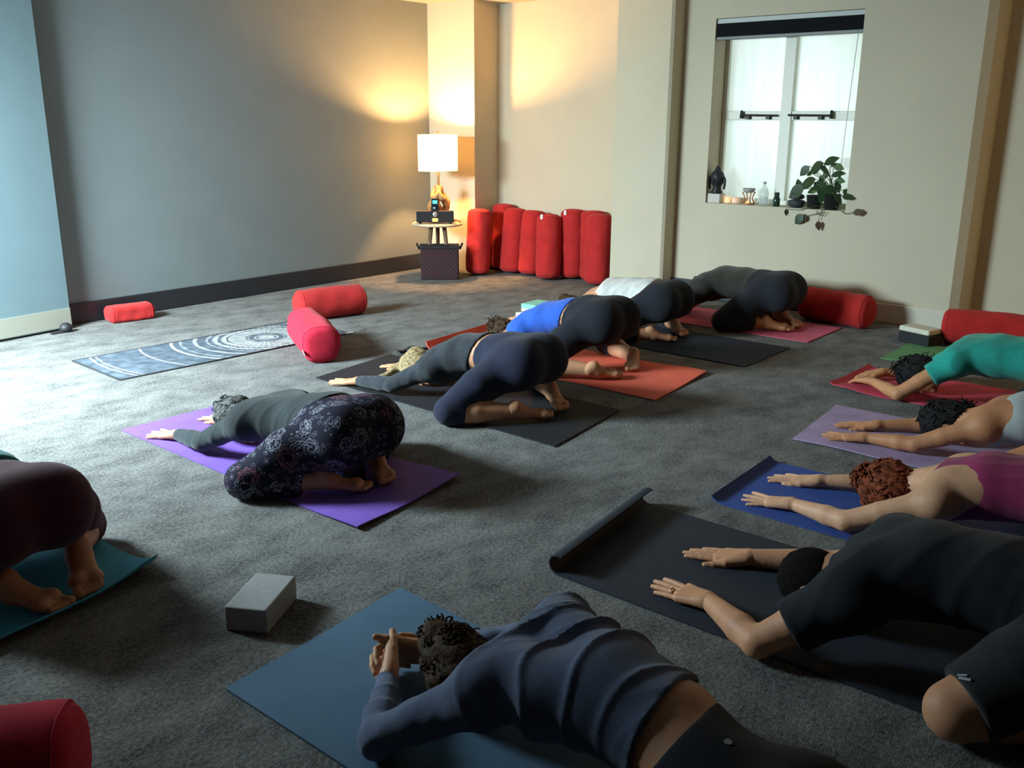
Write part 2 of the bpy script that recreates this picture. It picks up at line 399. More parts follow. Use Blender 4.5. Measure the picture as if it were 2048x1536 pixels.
# bottles
def glassmat(name, col, alpha):
    m, nt, b = newmat(name); b.inputs['Base Color'].default_value = (*col, 1); b.inputs['Roughness'].default_value = 0.08; b.inputs['Alpha'].default_value = alpha
    return m
p = on_sill(1526, 413, 7.26)
bt = empty('glass_bottle', p); tag(bt, 'clear glass bottle half full of water on the sill', 'bottle')
MB().lathe([(0.0, 0), (0.034, 0.0), (0.038, 0.006), (0.038, 0.095), (0.030, 0.125), (0.014, 0.15), (0.012, 0.168)], 22).build('glass', glassmat('clear_glass', (0.72, 0.80, 0.78), 0.35), bt, True)
MB().lathe([(0.0, 0.004), (0.034, 0.005), (0.034, 0.068), (0, 0.068)], 22).build('water', glassmat('bottle_water', (0.62, 0.72, 0.70), 0.3), bt, True)
MB().lathe([(0.014, 0.168), (0.0145, 0.170), (0.0145, 0.184), (0.0, 0.185)], 16).build('cap', simple('grey_cap', (0.4, 0.42, 0.4), 0.5), bt)
p = on_sill(1552, 416, 7.22)
bt = empty('vial', p); tag(bt, 'small dark green glass bottle with black cap', 'bottle')
MB().lathe([(0.0, 0), (0.024, 0.0), (0.027, 0.005), (0.027, 0.062), (0.018, 0.078), (0.014, 0.082)], 20).build('glass', simple('green_bottle_glass', (0.010, 0.045, 0.028), 0.15), bt, True)
MB().lathe([(0.0185, 0.080), (0.0195, 0.082), (0.0195, 0.108), (0.0, 0.109)], 18).build('cap', RUBBER, bt)
# pots and leafy plant
POTD = simple('dark_pot', (0.018, 0.022, 0.024), 0.6, var=0.3, vscale=40); LEAF = simple('dark_leaf', (0.022, 0.058, 0.022), 0.45, var=0.4, vscale=30); LEAF2 = simple('fresh_leaf', (0.075, 0.15, 0.05), 0.45, var=0.3, vscale=30)
DRYL = simple('dry_brown_leaf', (0.075, 0.05, 0.03), 0.7, var=0.3, vscale=30); STEM = simple('green_stem', (0.09, 0.13, 0.05), 0.6)
SOIL = simple('potting_soil', (0.02, 0.016, 0.012), 1.0, bump=0.5)
def pot(p, r, h, lab, name='plant_pot'):
    e = empty(name, p); tag(e, lab, 'pot', 'pots on the window sill')
    MB().lathe([(0.0, 0), (r * 0.78, 0), (r, h), (r * 1.06, h), (r * 1.06, h * 0.84), (r * 0.99, h * 0.84)][:4] + [(r * 0.92, h), (r * 0.9, h * 0.9), (0, h * 0.9)], 24).build('body', POTD, e, True)
    MB().lathe([(0.0, h * 0.905), (r * 0.88, h * 0.905), (0.0, h * 0.93)][:2] + [(0, h * 0.93)], 18).build('soil', SOIL, e)
    return e
pA = on_sill(1592, 416, 7.24)
st_ = empty('stone_bowl', pA); tag(st_, 'two stacked rounded dark stones left of the plant pots', 'stones')
MB().lathe([(0, 0), (0.05, 0.004), (0.066, 0.03), (0.06, 0.055), (0, 0.062)], 22).build('lower_stone', simple('dark_pebble', (0.035, 0.04, 0.042), 0.7, var=0.3, vscale=30), st_, True)
MB().lathe([(0, 0.06), (0.045, 0.063), (0.062, 0.082), (0.05, 0.1), (0, 0.106)], 22).build('upper_stone', simple('grey_pebble', (0.07, 0.08, 0.078), 0.7, var=0.3, vscale=30), st_, True)
pB = on_sill(1627, 420, 7.25); pot(pB, 0.062, 0.10, 'middle dark pot between the stones and the leafy pot')
pC = on_sill(1662, 422, 7.23); pot(pC, 0.066, 0.115, 'dark pot at the right end holding the leafy vine')
plant = empty('vine_plant', pC + Vector((0, 0, 0.1))); tag(plant, 'leafy green trailing vine growing from the sill pots', 'plant')
def leaf_mesh():
    vs = []; fs = []; n = 7
    for i in range(n + 1):
        t = i / n; w = 0.42 * math.sin(PI * min(1, t * 1.02)) ** 0.75 * (1 - 0.45 * t)
        for s in (-1, 0, 1): vs.append((s * w, t, -0.12 * t * t + (0.09 * w if s else 0)))
    for i in range(n):
        a = i * 3; fs += [(a, a + 1, a + 4, a + 3), (a + 1, a + 2, a + 5, a + 4)]
    return vs, fs
lv, lf = leaf_mesh()
LM = {}
for nm, mt in (('dark', LEAF), ('fresh', LEAF2), ('dry', DRYL)):
    me = bpy.data.meshes.new('leaf_' + nm); me.from_pydata(lv, [], lf); me.update(); me.materials.append(mt)
    for q in me.polygons: q.use_smooth = True
    LM[nm] = me
def leaf(at, tip, size, kind, roll=0.0):
    """heart shaped leaf from its stem point towards tip"""
    d = (Vector(tip) - Vector(at)).normalized(); side = d.cross(Vector((-0.75, -0.35, 0.6))).normalized(); nrm = side.cross(d)
    o = bpy.data.objects.new('leaf', LM[kind]); COL.objects.link(o); o.parent = plant
    Mx = Matrix((side, d, nrm)).transposed().to_4x4() @ Matrix.Rotation(roll, 4, 'Y')
    Mx = Matrix.Translation(Vector(at)) @ Mx @ Matrix.Diagonal((size, size, size, 1))
    o.matrix_local = Mx
    return o
org = pC + Vector((0, 0, 0.1))
def lp(x, y, X): q = pxx(x, y, X); return Vector((X, q[1], q[2])) - org
leaves = [  # stem point px, tip px, plane x, size (m), kind
 ((1648, 328), (1675, 315), 7.24, 0.125, 'dark'), ((1648, 326), (1628, 336), 7.22, 0.13, 'dark'), ((1640, 330), (1655, 345), 7.2, 0.10, 'dark'), ((1619, 332), (1600, 350), 7.24, 0.11, 'dark'),
 ((1628, 343), (1612, 351), 7.26, 0.07, 'fresh'), ((1668, 330), (1684, 337), 7.25, 0.085, 'fresh'), ((1660, 333), (1672, 328), 7.28, 0.07, 'fresh'), ((1662, 351), (1689, 345), 7.22, 0.115, 'dark'),
 ((1650, 350), (1640, 362), 7.27, 0.08, 'fresh'), ((1632, 358), (1604, 372), 7.2, 0.16, 'dark'), ((1608, 372), (1580, 392), 7.19, 0.16, 'dark'), ((1600, 376), (1596, 362), 7.23, 0.075, 'dark'),
 ((1628, 365), (1650, 378), 7.2, 0.13, 'dark'), ((1650, 372), (1668, 384), 7.19, 0.12, 'dark'), ((1672, 362), (1678, 380), 7.23, 0.10, 'dark'), ((1670, 360), (1684, 362), 7.25, 0.08, 'fresh'),
 ((1640, 376), (1612, 384), 7.25, 0.11, 'fresh'), ((1634, 380), (1656, 390), 7.22, 0.12, 'dark'), ((1686, 380), (1700, 388), 7.17, 0.09, 'dark'), ((1684, 392), (1702, 394), 7.14, 0.10, 'dark'),
 ((1650, 384), (1642, 400), 7.18, 0.10, 'dark'), ((1668, 388), (1680, 402), 7.17, 0.10, 'dark'), ((1572, 418), (1573, 428), 7.14, 0.055, 'dark'), ((1606, 428), (1590, 447), 7.12, 0.105, 'dark'),
 ((1636, 442), (1638, 457), 7.12, 0.075, 'dry'), ((1706, 425), (1724, 424), 7.12, 0.08, 'dry'), ((1612, 432), (1606, 440), 7.13, 0.06, 'dry'), ((1656, 340), (1650, 352), 7.3, 0.08, 'fresh'), ((1622, 345), (1636, 340), 7.3, 0.07, 'fresh')]
for a, b_, X, sz, kd in leaves:
    leaf(lp(*a, X), lp(*b_, X), sz, kd, random.uniform(-0.5, 0.5))
    if a[1] < 415:
        s0 = Vector((random.uniform(-0.03, 0.03), random.uniform(-0.03, 0.03), 0)); e = lp(*a, X); mid = (s0 + e) / 2 + Vector((0, random.uniform(-0.02, 0.02), 0.02))
        MB().tube([s0, mid, e], 0.0028, 5).build('stem', STEM, plant, True)
for pts in ([(1655, 410), (1645, 425), (1612, 432), (1600, 430)], [(1650, 410), (1640, 426), (1637, 442)], [(1668, 410), (1690, 428), (1712, 424)], [(1640, 412), (1632, 427), (1645, 432), (1652, 424)], [(1650, 408), (1600, 420), (1573, 418)]):
    MB().tube([lp(x, y, 7.2 if i == 0 else 7.135) for i, (x, y) in enumerate(pts)], 0.0025, 5).build('stem', STEM, plant, True)

# ================================================================== corner table with lamp, speaker, phone, basket
WOODP = simple('pale_table_wood', (0.62, 0.50, 0.36), 0.5, var=0.1, vscale=12); WOODD = simple('dark_leg_wood', (0.16, 0.09, 0.05), 0.5, var=0.2, vscale=20)
TX, TY, TZ = 6.52, 6.20, 0.52
tb = empty('side_table', (TX, TY, 0)); tag(tb, 'small round pale wood side table in the corner', 'table')
MB().lathe([(0, 0.495), (0.225, 0.495), (0.24, 0.503), (0.24, 0.513), (0.232, 0.52), (0, 0.52)], 40).build('table_top', WOODP, tb)
for a in (0.77, 2.85, 4.95):
    MB().tube([(0.07 * math.cos(a), 0.07 * math.sin(a), 0.495), (0.13 * math.cos(a), 0.13 * math.sin(a), 0.0)], [0.022, 0.014], 12).build('leg', WOODD, tb, True)
# lamp: driftwood base, drum shade
LX, LY = 6.575, 6.235
lamp = empty('table_lamp', (LX, LY, TZ + 0.001)); tag(lamp, 'lit table lamp with drum shade and twisted driftwood base', 'lamp')
DRIFT = simple('orange_driftwood', (0.50, 0.26, 0.10), 0.6, var=0.35, vscale=25, bump=0.5, bscale=60)
MB().lathe([(0, 0), (0.065, 0), (0.07, 0.006), (0.06, 0.02), (0, 0.024)], 24).build('foot', DRIFT, lamp, True)
rg = random.Random(3)
for i in range(5):
    a0 = i * 1.26; pts = []
    for j in range(15):
        t = j / 14; rr = 0.025 + 0.055 * math.sin(PI * min(1, t * 1.05)) * (0.8 + 0.3 * rg.random()); w = a0 + t * (3.4 if i % 2 else -2.9)
        pts.append((rr * math.cos(w), rr * math.sin(w), 0.02 + 0.31 * t + 0.012 * rg.random()))
    MB().tube(pts, [0.018 + 0.012 * math.sin(PI * j / 14) for j in range(15)], 9).build('twisted_branch', DRIFT, lamp, True)
MB().tube([(0, 0, 0.3), (0, 0, 0.62)], 0.012, 10).build('neck', simple('brass_stem', (0.6, 0.45, 0.22), 0.4, metal=0.6), lamp, True)
def shade_mat():
    m, nt, b = newmat('lamp_shade_cloth'); out = nt.nodes['Material Output']
    b.inputs['Base Color'].default_value = (0.82, 0.74, 0.56, 1); b.inputs['Roughness'].default_value = 0.9
    t = nt.nodes.new('ShaderNodeBsdfTranslucent'); t.inputs['Color'].default_value = (0.88, 0.74, 0.46, 1)
    mx = nt.nodes.new('ShaderNodeMixShader'); mx.inputs['Fac'].default_value = 0.33
    nt.links.new(b.outputs[0], mx.inputs[1]); nt.links.new(t.outputs[0], mx.inputs[2]); nt.links.new(mx.outputs[0], out.inputs['Surface'])
    return m
SHB, SHT, SHR = 0.475, 0.80, 0.185
sh = MB(); n = 48
sh.v = [(SHR * math.cos(2 * PI * i / n), SHR * math.sin(2 * PI * i / n), z) for z in (SHB, SHT) for i in range(n)]
sh.f = [(i, (i + 1) % n, n + (i + 1) % n, n + i) for i in range(n)]
sh.build('lamp_shade', shade_mat(), lamp, True)
for z in (SHB, SHT):
    r = MB(); r.tube([(SHR * math.cos(2 * PI * i / 48), SHR * math.sin(2 * PI * i / 48), z) for i in range(49)], 0.004, 6); r.build('shade_ring', simple('shade_trim', (0.7, 0.62, 0.45), 0.7), lamp, True)
MB().lathe([(0, 0.56), (0.02, 0.565), (0.034, 0.60), (0.036, 0.63), (0.024, 0.665), (0, 0.675)], 16).build('bulb', emis('lit_bulb', (1.0, 0.72, 0.36), 10.0), lamp, True)
MB().tube([(0, 0, SHT - 0.02), (0, 0, SHT + 0.035)], [0.006, 0.012], 8).build('finial', MATS['brass_stem'], lamp, True)
pl_ = point_light('lamp_bulb_light', (LX, LY, TZ + 0.71), 205.0, (1.0, 0.52, 0.18), 0.04)
# speaker dock and phone
SPK = simple('speaker_cloth', (0.012, 0.012, 0.016), 0.8, bump=0.3, bscale=600)
ang = math.atan2(CR[1], CR[0])
def face_cam(name, p): e = empty(name, p, math.atan2(p[1], p[0]) - PI / 2); return e     # local -y looks at the camera
sp_p = np.array([TX - 0.085, TY - 0.05, TZ]); sp = face_cam('speaker_dock', (sp_p[0], sp_p[1], TZ + 0.001)); tag(sp, 'long black speaker dock on the round side table', 'speaker')
MB().box((-0.175, -0.045, 0.012), (0.175, 0.045, 0.118), bev=0.008).build('cabinet', SPK, sp)
for x in (-0.14, 0.14): MB().lathe([(0.012, 0), (0.014, 0.013)], 12, Matrix.Translation((x, 0, 0))).build('foot', RUBBER, sp)
MB().lathe([(0, 0), (0.022, 0), (0.024, 0.004), (0.018, 0.008), (0, 0.008)], 22, Matrix.Translation((0, -0.045, 0.088)) @ Matrix.Rotation(PI / 2, 4, 'X')).build('badge', simple('silver_badge', (0.5, 0.5, 0.5), 0.35, metal=0.7), sp, True)
MB().box((-0.026, -0.049, 0.022), (0.026, -0.0451, 0.052), bev=0.002).build('lit_display', emis('yellow_display', (1.0, 0.62, 0.10), 1.6), sp)
ph = face_cam('phone', Vector((sp_p[0], sp_p[1], TZ + 0.12))); tag(ph, 'black phone with lit teal screen docked on the speaker', 'phone')
MB().box((-0.033, -0.012, 0), (0.033, -0.003, 0.115), bev=0.003).build('case', RUBBER, ph)
MB().box((-0.029, -0.0135, 0.012), (0.029, -0.0121, 0.105)).build('screen', simple('dark_screen', (0.01, 0.02, 0.025), 0.2), ph)
MB().box((-0.022, -0.0142, 0.064), (0.022, -0.0136, 0.096)).build('lit_picture', emis('teal_screen', (0.10, 0.55, 0.50), 0.9), ph)
MB().box((-0.018, -0.0142, 0.02), (0.002, -0.0136, 0.032)).build('screen_text', emis('pale_screen_text', (0.4, 0.5, 0.6), 0.5), ph)
p = (TX + 0.11, TY - 0.14, TZ)
cb = tag(MB().tube([(p[0] + 0.03 * math.cos(a) * (1 + 0.3 * math.sin(3 * a)), p[1] + 0.05 * math.sin(a), TZ + 0.0145 + 0.007 * math.sin(2 * a)) for a in [i * 0.35 for i in range(34)]], 0.006, 8).build('coiled_cord', simple('tan_cord', (0.42, 0.20, 0.12), 0.7), None, True, origin=(p[0], p[1], TZ)), 'small coiled tan cord at the table edge', 'cord')
# woven basket under the table front
def basket_mat():
    m, nt, b = newmat('red_black_weave'); b.inputs['Roughness'].default_value = 0.9
    tc = nt.nodes.new('ShaderNodeTexCoord'); mp = nt.nodes.new('ShaderNodeMapping'); mp.inputs['Rotation'].default_value = (0, PI / 4, 0); mp.inputs['Scale'].default_value = (34, 34, 34)
    ck = nt.nodes.new('ShaderNodeTexBrick'); ck.inputs['Scale'].default_value = 1.0; ck.offset = 0.0; ck.inputs['Brick Width'].default_value = 1.0; ck.inputs['Row Height'].default_value = 1.0; ck.inputs['Mortar Size'].default_value = 0.16
    ck.inputs['Color1'].default_value = (0.012, 0.010, 0.014, 1); ck.inputs['Color2'].default_value = (0.03, 0.012, 0.016, 1); ck.inputs['Mortar'].default_value = (0.058, 0.017, 0.018, 1)
    sw = nt.nodes.new('ShaderNodeSeparateXYZ'); cm = nt.nodes.new('ShaderNodeCombineXYZ')
    nt.links.new(tc.outputs['Object'], mp.inputs['Vector']); nt.links.new(mp.outputs['Vector'], sw.inputs[0]); nt.links.new(sw.outputs['X'], cm.inputs['X']); nt.links.new(sw.outputs['Z'], cm.inputs['Y'])
    nt.links.new(cm.outputs[0], ck.inputs['Vector']); nt.links.new(ck.outputs['Color'], b.inputs['Base Color'])
    return m
bp_ = px(880, 556); bk = face_cam('woven_basket', (bp_[0] - 0.02, bp_[1] - 0.02, 0)); tag(bk, 'dark red and black patterned square basket under the side table', 'basket')
bm_ = MB(); bm_.box((-0.18, -0.09, 0), (0.18, 0.12, 0.30), bev=0.02); bm_.build('body', basket_mat(), bk)
MB().box((-0.188, -0.098, 0.292), (0.188, 0.128, 0.318), bev=0.01).build('rim', simple('black_rim', (0.014, 0.012, 0.016), 0.8), bk)
for s in (-1, 1):
    MB().tube([(s * 0.19, -0.03, 0.28), (s * 0.215, -0.02, 0.33), (s * 0.215, 0.04, 0.33), (s * 0.19, 0.05, 0.28)], 0.008, 8).build('handle', MATS['black_rim'], bk, True)

# ================================================================== bolsters
RED = fabric('red_bolster_cotton', (0.43, 0.020, 0.019), var=0.10, bump=0.3, bscale=300, sheen=0.05)
RED_DAYLIT = fabric('red_bolster_cotton_daylit_tint', (0.52, 0.015, 0.042), var=0.10, bump=0.3, bscale=300, sheen=0.05)  # same red cotton, tinted pinker to imitate overexposure in daylight
TAGM = simple('white_cloth_tag', (0.7, 0.68, 0.64), 0.8)
def bolster(Mx, L, r, label, mat=RED, seed=0, sx=1.0, sy=1.0, boxy=2.0, tagat=None, group='red yoga bolsters', name='bolster', sag=0.0):
    """stuffed cylinder along local z, from z=0 to z=L"""
    rr = random.Random(seed); e = empty(name); e.matrix_world = Mx; tag(e, label, 'bolster', group)
    n, prof = 44, []
    ed = 0.05
    for i in range(7): a = PI / 2 * i / 6; prof.append((r - ed + ed * math.sin(a), ed - ed * math.cos(a)))
    K = 22
    for i in range(1, K): prof.append((r, ed + (L - 2 * ed) * i / K))
    for i in range(7): a = PI / 2 * i / 6; prof.append((r - ed + ed * math.cos(a), L - ed + ed * math.sin(a)))
    ph = [rr.uniform(0, 6.28) for _ in range(6)]
    def shp(rad, z, a):
        c, s = math.cos(a), math.sin(a)
        k = (abs(c) ** boxy + abs(s) ** boxy) ** (-1.0 / boxy)
        t = z / L
        w = 1 + 0.018 * math.sin(3 * a + ph[0] + 4 * t) + 0.012 * math.sin(7 * t * 3 + ph[1] + 2 * a) + 0.010 * math.sin(5 * a - 9 * t + ph[2]) + 0.03 * math.sin(PI * t)
        edge = min(1, min(t, 1 - t) / 0.16); w -= 0.020 * (1 - edge) * (0.5 + 0.5 * math.sin(9 * a + ph[3]))
        return (rad * k * w * c * sx, rad * k * w * s * sy)
    vs = []; fs = []
    for rad, z in prof:
        for i in range(n):
            a = 2 * PI * i / n; x, y = shp(rad, z, a); vs.append((x, y, z - sag * math.cos(a) * 0))
    for j in range(len(prof) - 1):
        for i in range(n): fs.append((j * n + i, j * n + (i + 1) % n, (j + 1) * n + (i + 1) % n, (j + 1) * n + i))
    mesh_obj('cover', vs, fs, mat, e, True)
    for end in (0, 1):
        vs = []; fs = []; z0 = 0 if end == 0 else L; sg = -1 if end == 0 else 1
        rings = [(r - ed, 0.0), ((r - ed) * 0.75, 0.003), ((r - ed) * 0.4, 0.0045)]
        for rad, dz in rings:
            for i in range(n): x, y = shp(rad, z0, 2 * PI * i / n); vs.append((x, y, z0 + sg * dz))
        vs.append((0, 0, z0 + sg * 0.005)); c = len(vs) - 1
        for j in range(2):
            for i in range(n):
                q = (j * n + i, j * n + (i + 1) % n, (j + 1) * n + (i + 1) % n, (j + 1) * n + i); fs.append(q if end else q[::-1])
        for i in range(n):
            q = (2 * n + i, 2 * n + (i + 1) % n, c); fs.append(q if end else q[::-1])
        mesh_obj('end_panel', vs, fs, mat, e, True)
        zz = ed * 0.62 if end == 0 else L - ed * 0.62
        ring = [(*shp(r - ed * 0.075, zz, 2 * PI * i / n), zz) for i in range(n + 1)]
        MB().tube(ring, 0.0035, 5).build('seam_piping', mat, e, True)
    if tagat:
        a, z = tagat; x, y = shp(r * 1.012, z, a)
        q = MB().box((-0.022, -0.016, -0.001), (0.022, 0.016, 0.0015)).build('cloth_tag', TAGM, e)
        q.matrix_local = Matrix.Translation((x, y, z)) @ Matrix.Rotation(a, 4, 'Z') @ Matrix.Rotation(PI / 2, 4, 'Y'); q['label'] = 'white cloth tag'
    return e
def lying(p0, p1, r, **kw):
    p0 = Vector([float(c) for c in p0]); p1 = Vector([float(c) for c in p1]); p0.z = p1.z = r * kw.pop('zs', 1.0)
    d = (p1 - p0); L = d.length; d.normalize(); up = Vector((0, 0, 1)); s = up.cross(d).normalized()
    Mx = Matrix((s, up, d)).transposed().to_4x4(); Mx.translation = p0
    return bolster(Mx, L, r, **kw)
def leaning(base, top, r, L, **kw):
    b = Vector([float(c) for c in base]); t = Vector([float(c) for c in top]); d = (t - b).normalized()
    y = Vector((0, 1, 0)); x = y.cross(d).normalized(); y = d.cross(x)
    Mx = Matrix((x, y, d)).transposed().to_4x4(); Mx.translation = b
    return bolster(Mx, L, r, **kw)
# eight lean on the recess wall; base pixel, lean of the top towards the wall, sideways lean
stand = [   # foot x, y, lean towards the wall, sideways lean, length
 (6.855, 5.99, 0.07, 0.03, 0.62, 'red bolster nearest the side table, first in the leaning row'),
 (7.27, 6.02, 0.02, 0.00, 0.64, 'red bolster tucked back, second from the side table'),
 (7.15, 5.81, 0.09, 0.01, 0.62, 'red bolster leaning, third from the side table'),
 (7.16, 5.58, 0.09, 0.02, 0.61, 'red bolster leaning, fourth from the side table'),
 (7.06, 5.29, 0.10, 0.06, 0.60, 'red bolster standing forward, fifth from the side table'),
 (7.27, 5.16, 0.03, 0.02, 0.64, 'red bolster tucked back, sixth from the side table'),
 (7.27, 4.92, 0.03, 0.03, 0.64, 'red bolster half hidden behind the end one of the leaning row'),
 (7.11, 4.76, 0.05, 0.02, 0.63, 'red bolster at the window end of the leaning row, standing foremost')]
for i, (bx, by, lx, ly, L, lab) in enumerate(stand):
    b = Vector((bx, by, 0.014))
    leaning(b, b + Vector((lx, ly, 0.62)), 0.113, L, label=lab, seed=i + 1, boxy=2.3, group='red bolsters leaning on the wall', sx=0.94, sy=1.02, tagat=(PI * 0.95, L - 0.03) if i in (4, 5) else None)
lying(px(592, 612, 0.115), px(726, 597, 0.115), 0.115, label='red bolster lying by itself behind the crimson one near the patterned mat', seed=21)
b0 = px(645, 692, 0.115); b1 = px(608, 648, 0.115)
lying(b0, b1, 0.118, label='bright crimson bolster lying across the end of the patterned mat', mat=RED_DAYLIT, seed=22, tagat=(-0.35, 0.02), boxy=2.5)
s0 = px(212, 630, 0.06); s1 = px(305, 618, 0.06)
lying(s0, s1, 0.082, label='small flat red cushion against the black baseboard by the door', seed=23, boxy=5, sx=1.0, sy=0.72, zs=0.72, name='cushion', group=None)
lying(px(1608, 606, 0.115), px(1742, 628, 0.115), 0.122, label='red bolster lying along the wall under the window', seed=24)
r0 = px(1885, 652, 0.115)
lying(r0, r0 + np.array([0.1, -0.68, 0]), 0.12, label='red bolster at the right edge beyond the cream block', seed=25, tagat=None)
q0 = px(165, 1530, 0.12)
lying(q0, q0 + np.array([-0.50, 0.40, 0]), 0.128, label='crimson bolster cut off at the bottom left corner', mat=RED_DAYLIT, seed=26, boxy=2.4)

# ================================================================== mats
def sheet(name, P, nu, nv, th, mat, parent=None, origin=None):
    """closed thin sheet from a surface function P(u, v) -> point, u and v in 0..1"""
    A = np.zeros((nu + 1, nv + 1, 3))
    for i in range(nu + 1):
        for j in range(nv + 1): A[i, j] = P(i / nu, j / nv)
    du = np.gradient(A, axis=0); dv = np.gradient(A, axis=1); N = np.cross(du, dv); N /= np.linalg.norm(N, axis=2, keepdims=True) + 1e-9
    top = (A + N * th).reshape(-1, 3); bot = A.reshape(-1, 3); n = len(top); W = nv + 1
    fs = []
    for i in range(nu):
        for j in range(nv):
            a = i * W + j; q = (a, a + W, a + W + 1, a + 1); fs.append(q); fs.append(tuple(n + k for k in q[::-1]))
    ring = [j for j in range(nv + 1)] + [i * W + nv for i in range(1, nu + 1)] + [nu * W + j for j in range(nv - 1, -1, -1)] + [i * W for i in range(nu - 1, 0, -1)]
    for a, b in zip(ring, ring[1:] + ring[:1]): fs.append((a, b, n + b, n + a))
    o = mesh_obj(name, np.vstack([top, bot]), fs, mat, parent, False, origin)
    return autosmooth(o, 50)
MATH = 0.0052
def matm(name, col, var=0.07):
    return simple(name, col, rough=0.75, var=var, vscale=8, bump=0.25, bscale=420, spec=0.3)
def yoga_mat(label, BN, BF, FF, FN, mat, fc=None, bc=None, lift=(), wave=0.0, seed=0, name='yoga_mat'):
    """corners: back near, back far, front far, front near. fc/bc = (length, radius) of an upward curl at the front/back end"""
    BN, BF, FF, FN = [np.array([float(c[0]), float(c[1])]) for c in (BN, BF, FF, FN)]
    L = 0.5 * (np.linalg.norm(FN - BN) + np.linalg.norm(FF - BF)); org = (*((BN + BF + FF + FN) / 4), 0.0)
    rs = np.random.RandomState(seed); ph = rs.uniform(0, 6.28, 4)
    def P(u, v):
        s = v * L; z = 0.002
        def curl(d, c):
            ln, r = c; a = min(d / r, 3.6)
            return r * math.sin(a) - d, r * (1 - math.cos(a))
        ds = 0.0
        if fc and s > L - fc[0]:
            e, dz = curl(s - (L - fc[0]), fc); ds += e; z += dz * (1 + 0.0 * u)
        if bc and s < bc[0]:
            e, dz = curl(bc[0] - s, bc); ds -= e; z += dz
        t = (s + ds) / L
        p = (BN * (1 - u) + BF * u) * (1 - t) + (FN * (1 - u) + FF * u) * t
        for (lu, lv, h, rad) in lift:
            d2 = ((u - lu) * 0.62) ** 2 + ((v - lv) * L) ** 2; z += h * math.exp(-d2 / rad ** 2)
        if wave: z += wave * (0.5 + 0.5 * math.sin(9 * v + ph[0] + 2 * u)) * (0.4 + 0.6 * abs(2 * u - 1)) * (0.5 + 0.5 * math.sin(17 * v + ph[1]))
        return (p[0], p[1], z)
    o = sheet(name, P, 12, 64, MATH, mat, None, org)
    tag(o, label, 'yoga mat')
    return o
def V2(p): return np.array([p[0], p[1]])
g = lambda x, y: V2(px(x, y))
yoga_mat('purple yoga mat under the woman in paisley trousers', g(715, 1062), g(920, 960), g(455, 808), g(243, 862), matm('purple_foam', (0.17, 0.085, 0.43)), lift=((1, 0, 0.02, 0.25), (0, 0, 0.012, 0.2)), seed=1)
bn, bf, fn = g(1110, 895), g(1240, 822), g(632, 757)
yoga_mat('black yoga mat under the person in navy leggings', bn, bf, fn + bf - bn, fn, matm('black_foam', (0.012, 0.012, 0.016)), seed=2)
bn, bf, fn = g(1310, 802), g(1413, 748), g(845, 700)
yoga_mat('bright orange yoga mat under the person in the blue top', bn, bf, fn + bf - bn, fn, matm('orange_foam', (0.72, 0.125, 0.075)), fc=(0.10, 0.07), lift=((1, 0.05, 0.015, 0.2),), seed=3)
bn, bf = g(1490, 735), g(1580, 697)
dn = np.array([0.02, 1.75])
yoga_mat('dark navy yoga mat under the person in the white top', bn, bf, bf + dn, bn + dn, matm('navy_foam', (0.014, 0.020, 0.036)), seed=4)
bn, bf = g(1615, 686), g(1683, 657)
yoga_mat('rose pink yoga mat under the person in olive tee by the window', bn, bf, bf + dn, bn + dn, matm('rose_foam', (0.62, 0.12, 0.19)), seed=5)
fn, ff = g(1655, 776), g(1735, 735)
yoga_mat('raspberry pink yoga mat under the person in the turquoise tee', fn - dn * 1.0, ff - dn, ff, fn, matm('raspberry_foam', (0.62, 0.065, 0.12)), fc=(0.05, 0.06), lift=((0, 0.96, 0.02, 0.12),), seed=6)
fn, ff = g(1585, 880), g(1672, 812)
yoga_mat('wrinkled lavender mat towel under the person in the grey tank', fn - dn, ff - dn, ff, fn, matm('lavender_cloth', (0.36, 0.27, 0.44), 0.15), wave=0.007, seed=7)
fn, ff = g(1417, 1003), g(1535, 922)
yoga_mat('royal blue yoga mat under the red haired person', fn - dn, ff - dn, ff, fn, matm('royal_blue_foam', (0.035, 0.075, 0.30)), fc=(0.055, 0.06), seed=8)
fn, ff = g(1090, 1142) + np.array([0, 0.09]), g(1275, 1003) + np.array([0, 0.09])
yoga_mat('charcoal yoga mat with curled end under the man in black tee', fn - dn, ff - dn, ff, fn, matm('charcoal_foam', (0.022, 0.028, 0.042)), fc=(0.14, 0.036), seed=9)
fn, ff = g(450, 1380), g(800, 1185)
mt = yoga_mat('slate blue yoga mat in the foreground under the person with clasped hands', fn - dn, ff - dn, ff, fn, matm('slate_blue_foam', (0.075, 0.150, 0.235)), lift=((1, 1, 0.01, 0.2),), seed=10)
lg = g(838, 1209); lgo = MB().add([(-0.022, 0, 0), (0, -0.034, 0), (0.022, 0, 0), (0, 0.034, 0), (-0.022, 0, 0.0012), (0, -0.034, 0.0012), (0.022, 0, 0.0012), (0, 0.034, 0.0012)], [(3, 2, 1, 0), (4, 5, 6, 7), (0, 1, 5, 4), (1, 2, 6, 5), (2, 3, 7, 6), (3, 0, 4, 7)]).build('printed_mark', simple('pink_print', (0.62, 0.14, 0.19), 0.7), mt)
lgo.location = Vector((lg[0], lg[1], 0.011)) - mt.location; lgo['label'] = 'small pink diamond mark'
lgi = MB().box((-0.009, -0.014, 0), (0.009, 0.014, 0.0016)).build('mark_centre', simple('pale_pink_print', (0.68, 0.36, 0.40), 0.7), lgo)
bf, bx = g(322, 1148), g(0, 1300); dirb = (bx - bf) / np.linalg.norm(bx - bf); bn = bf + dirb * 0.63; up_ = np.array([0.0, 1.75])
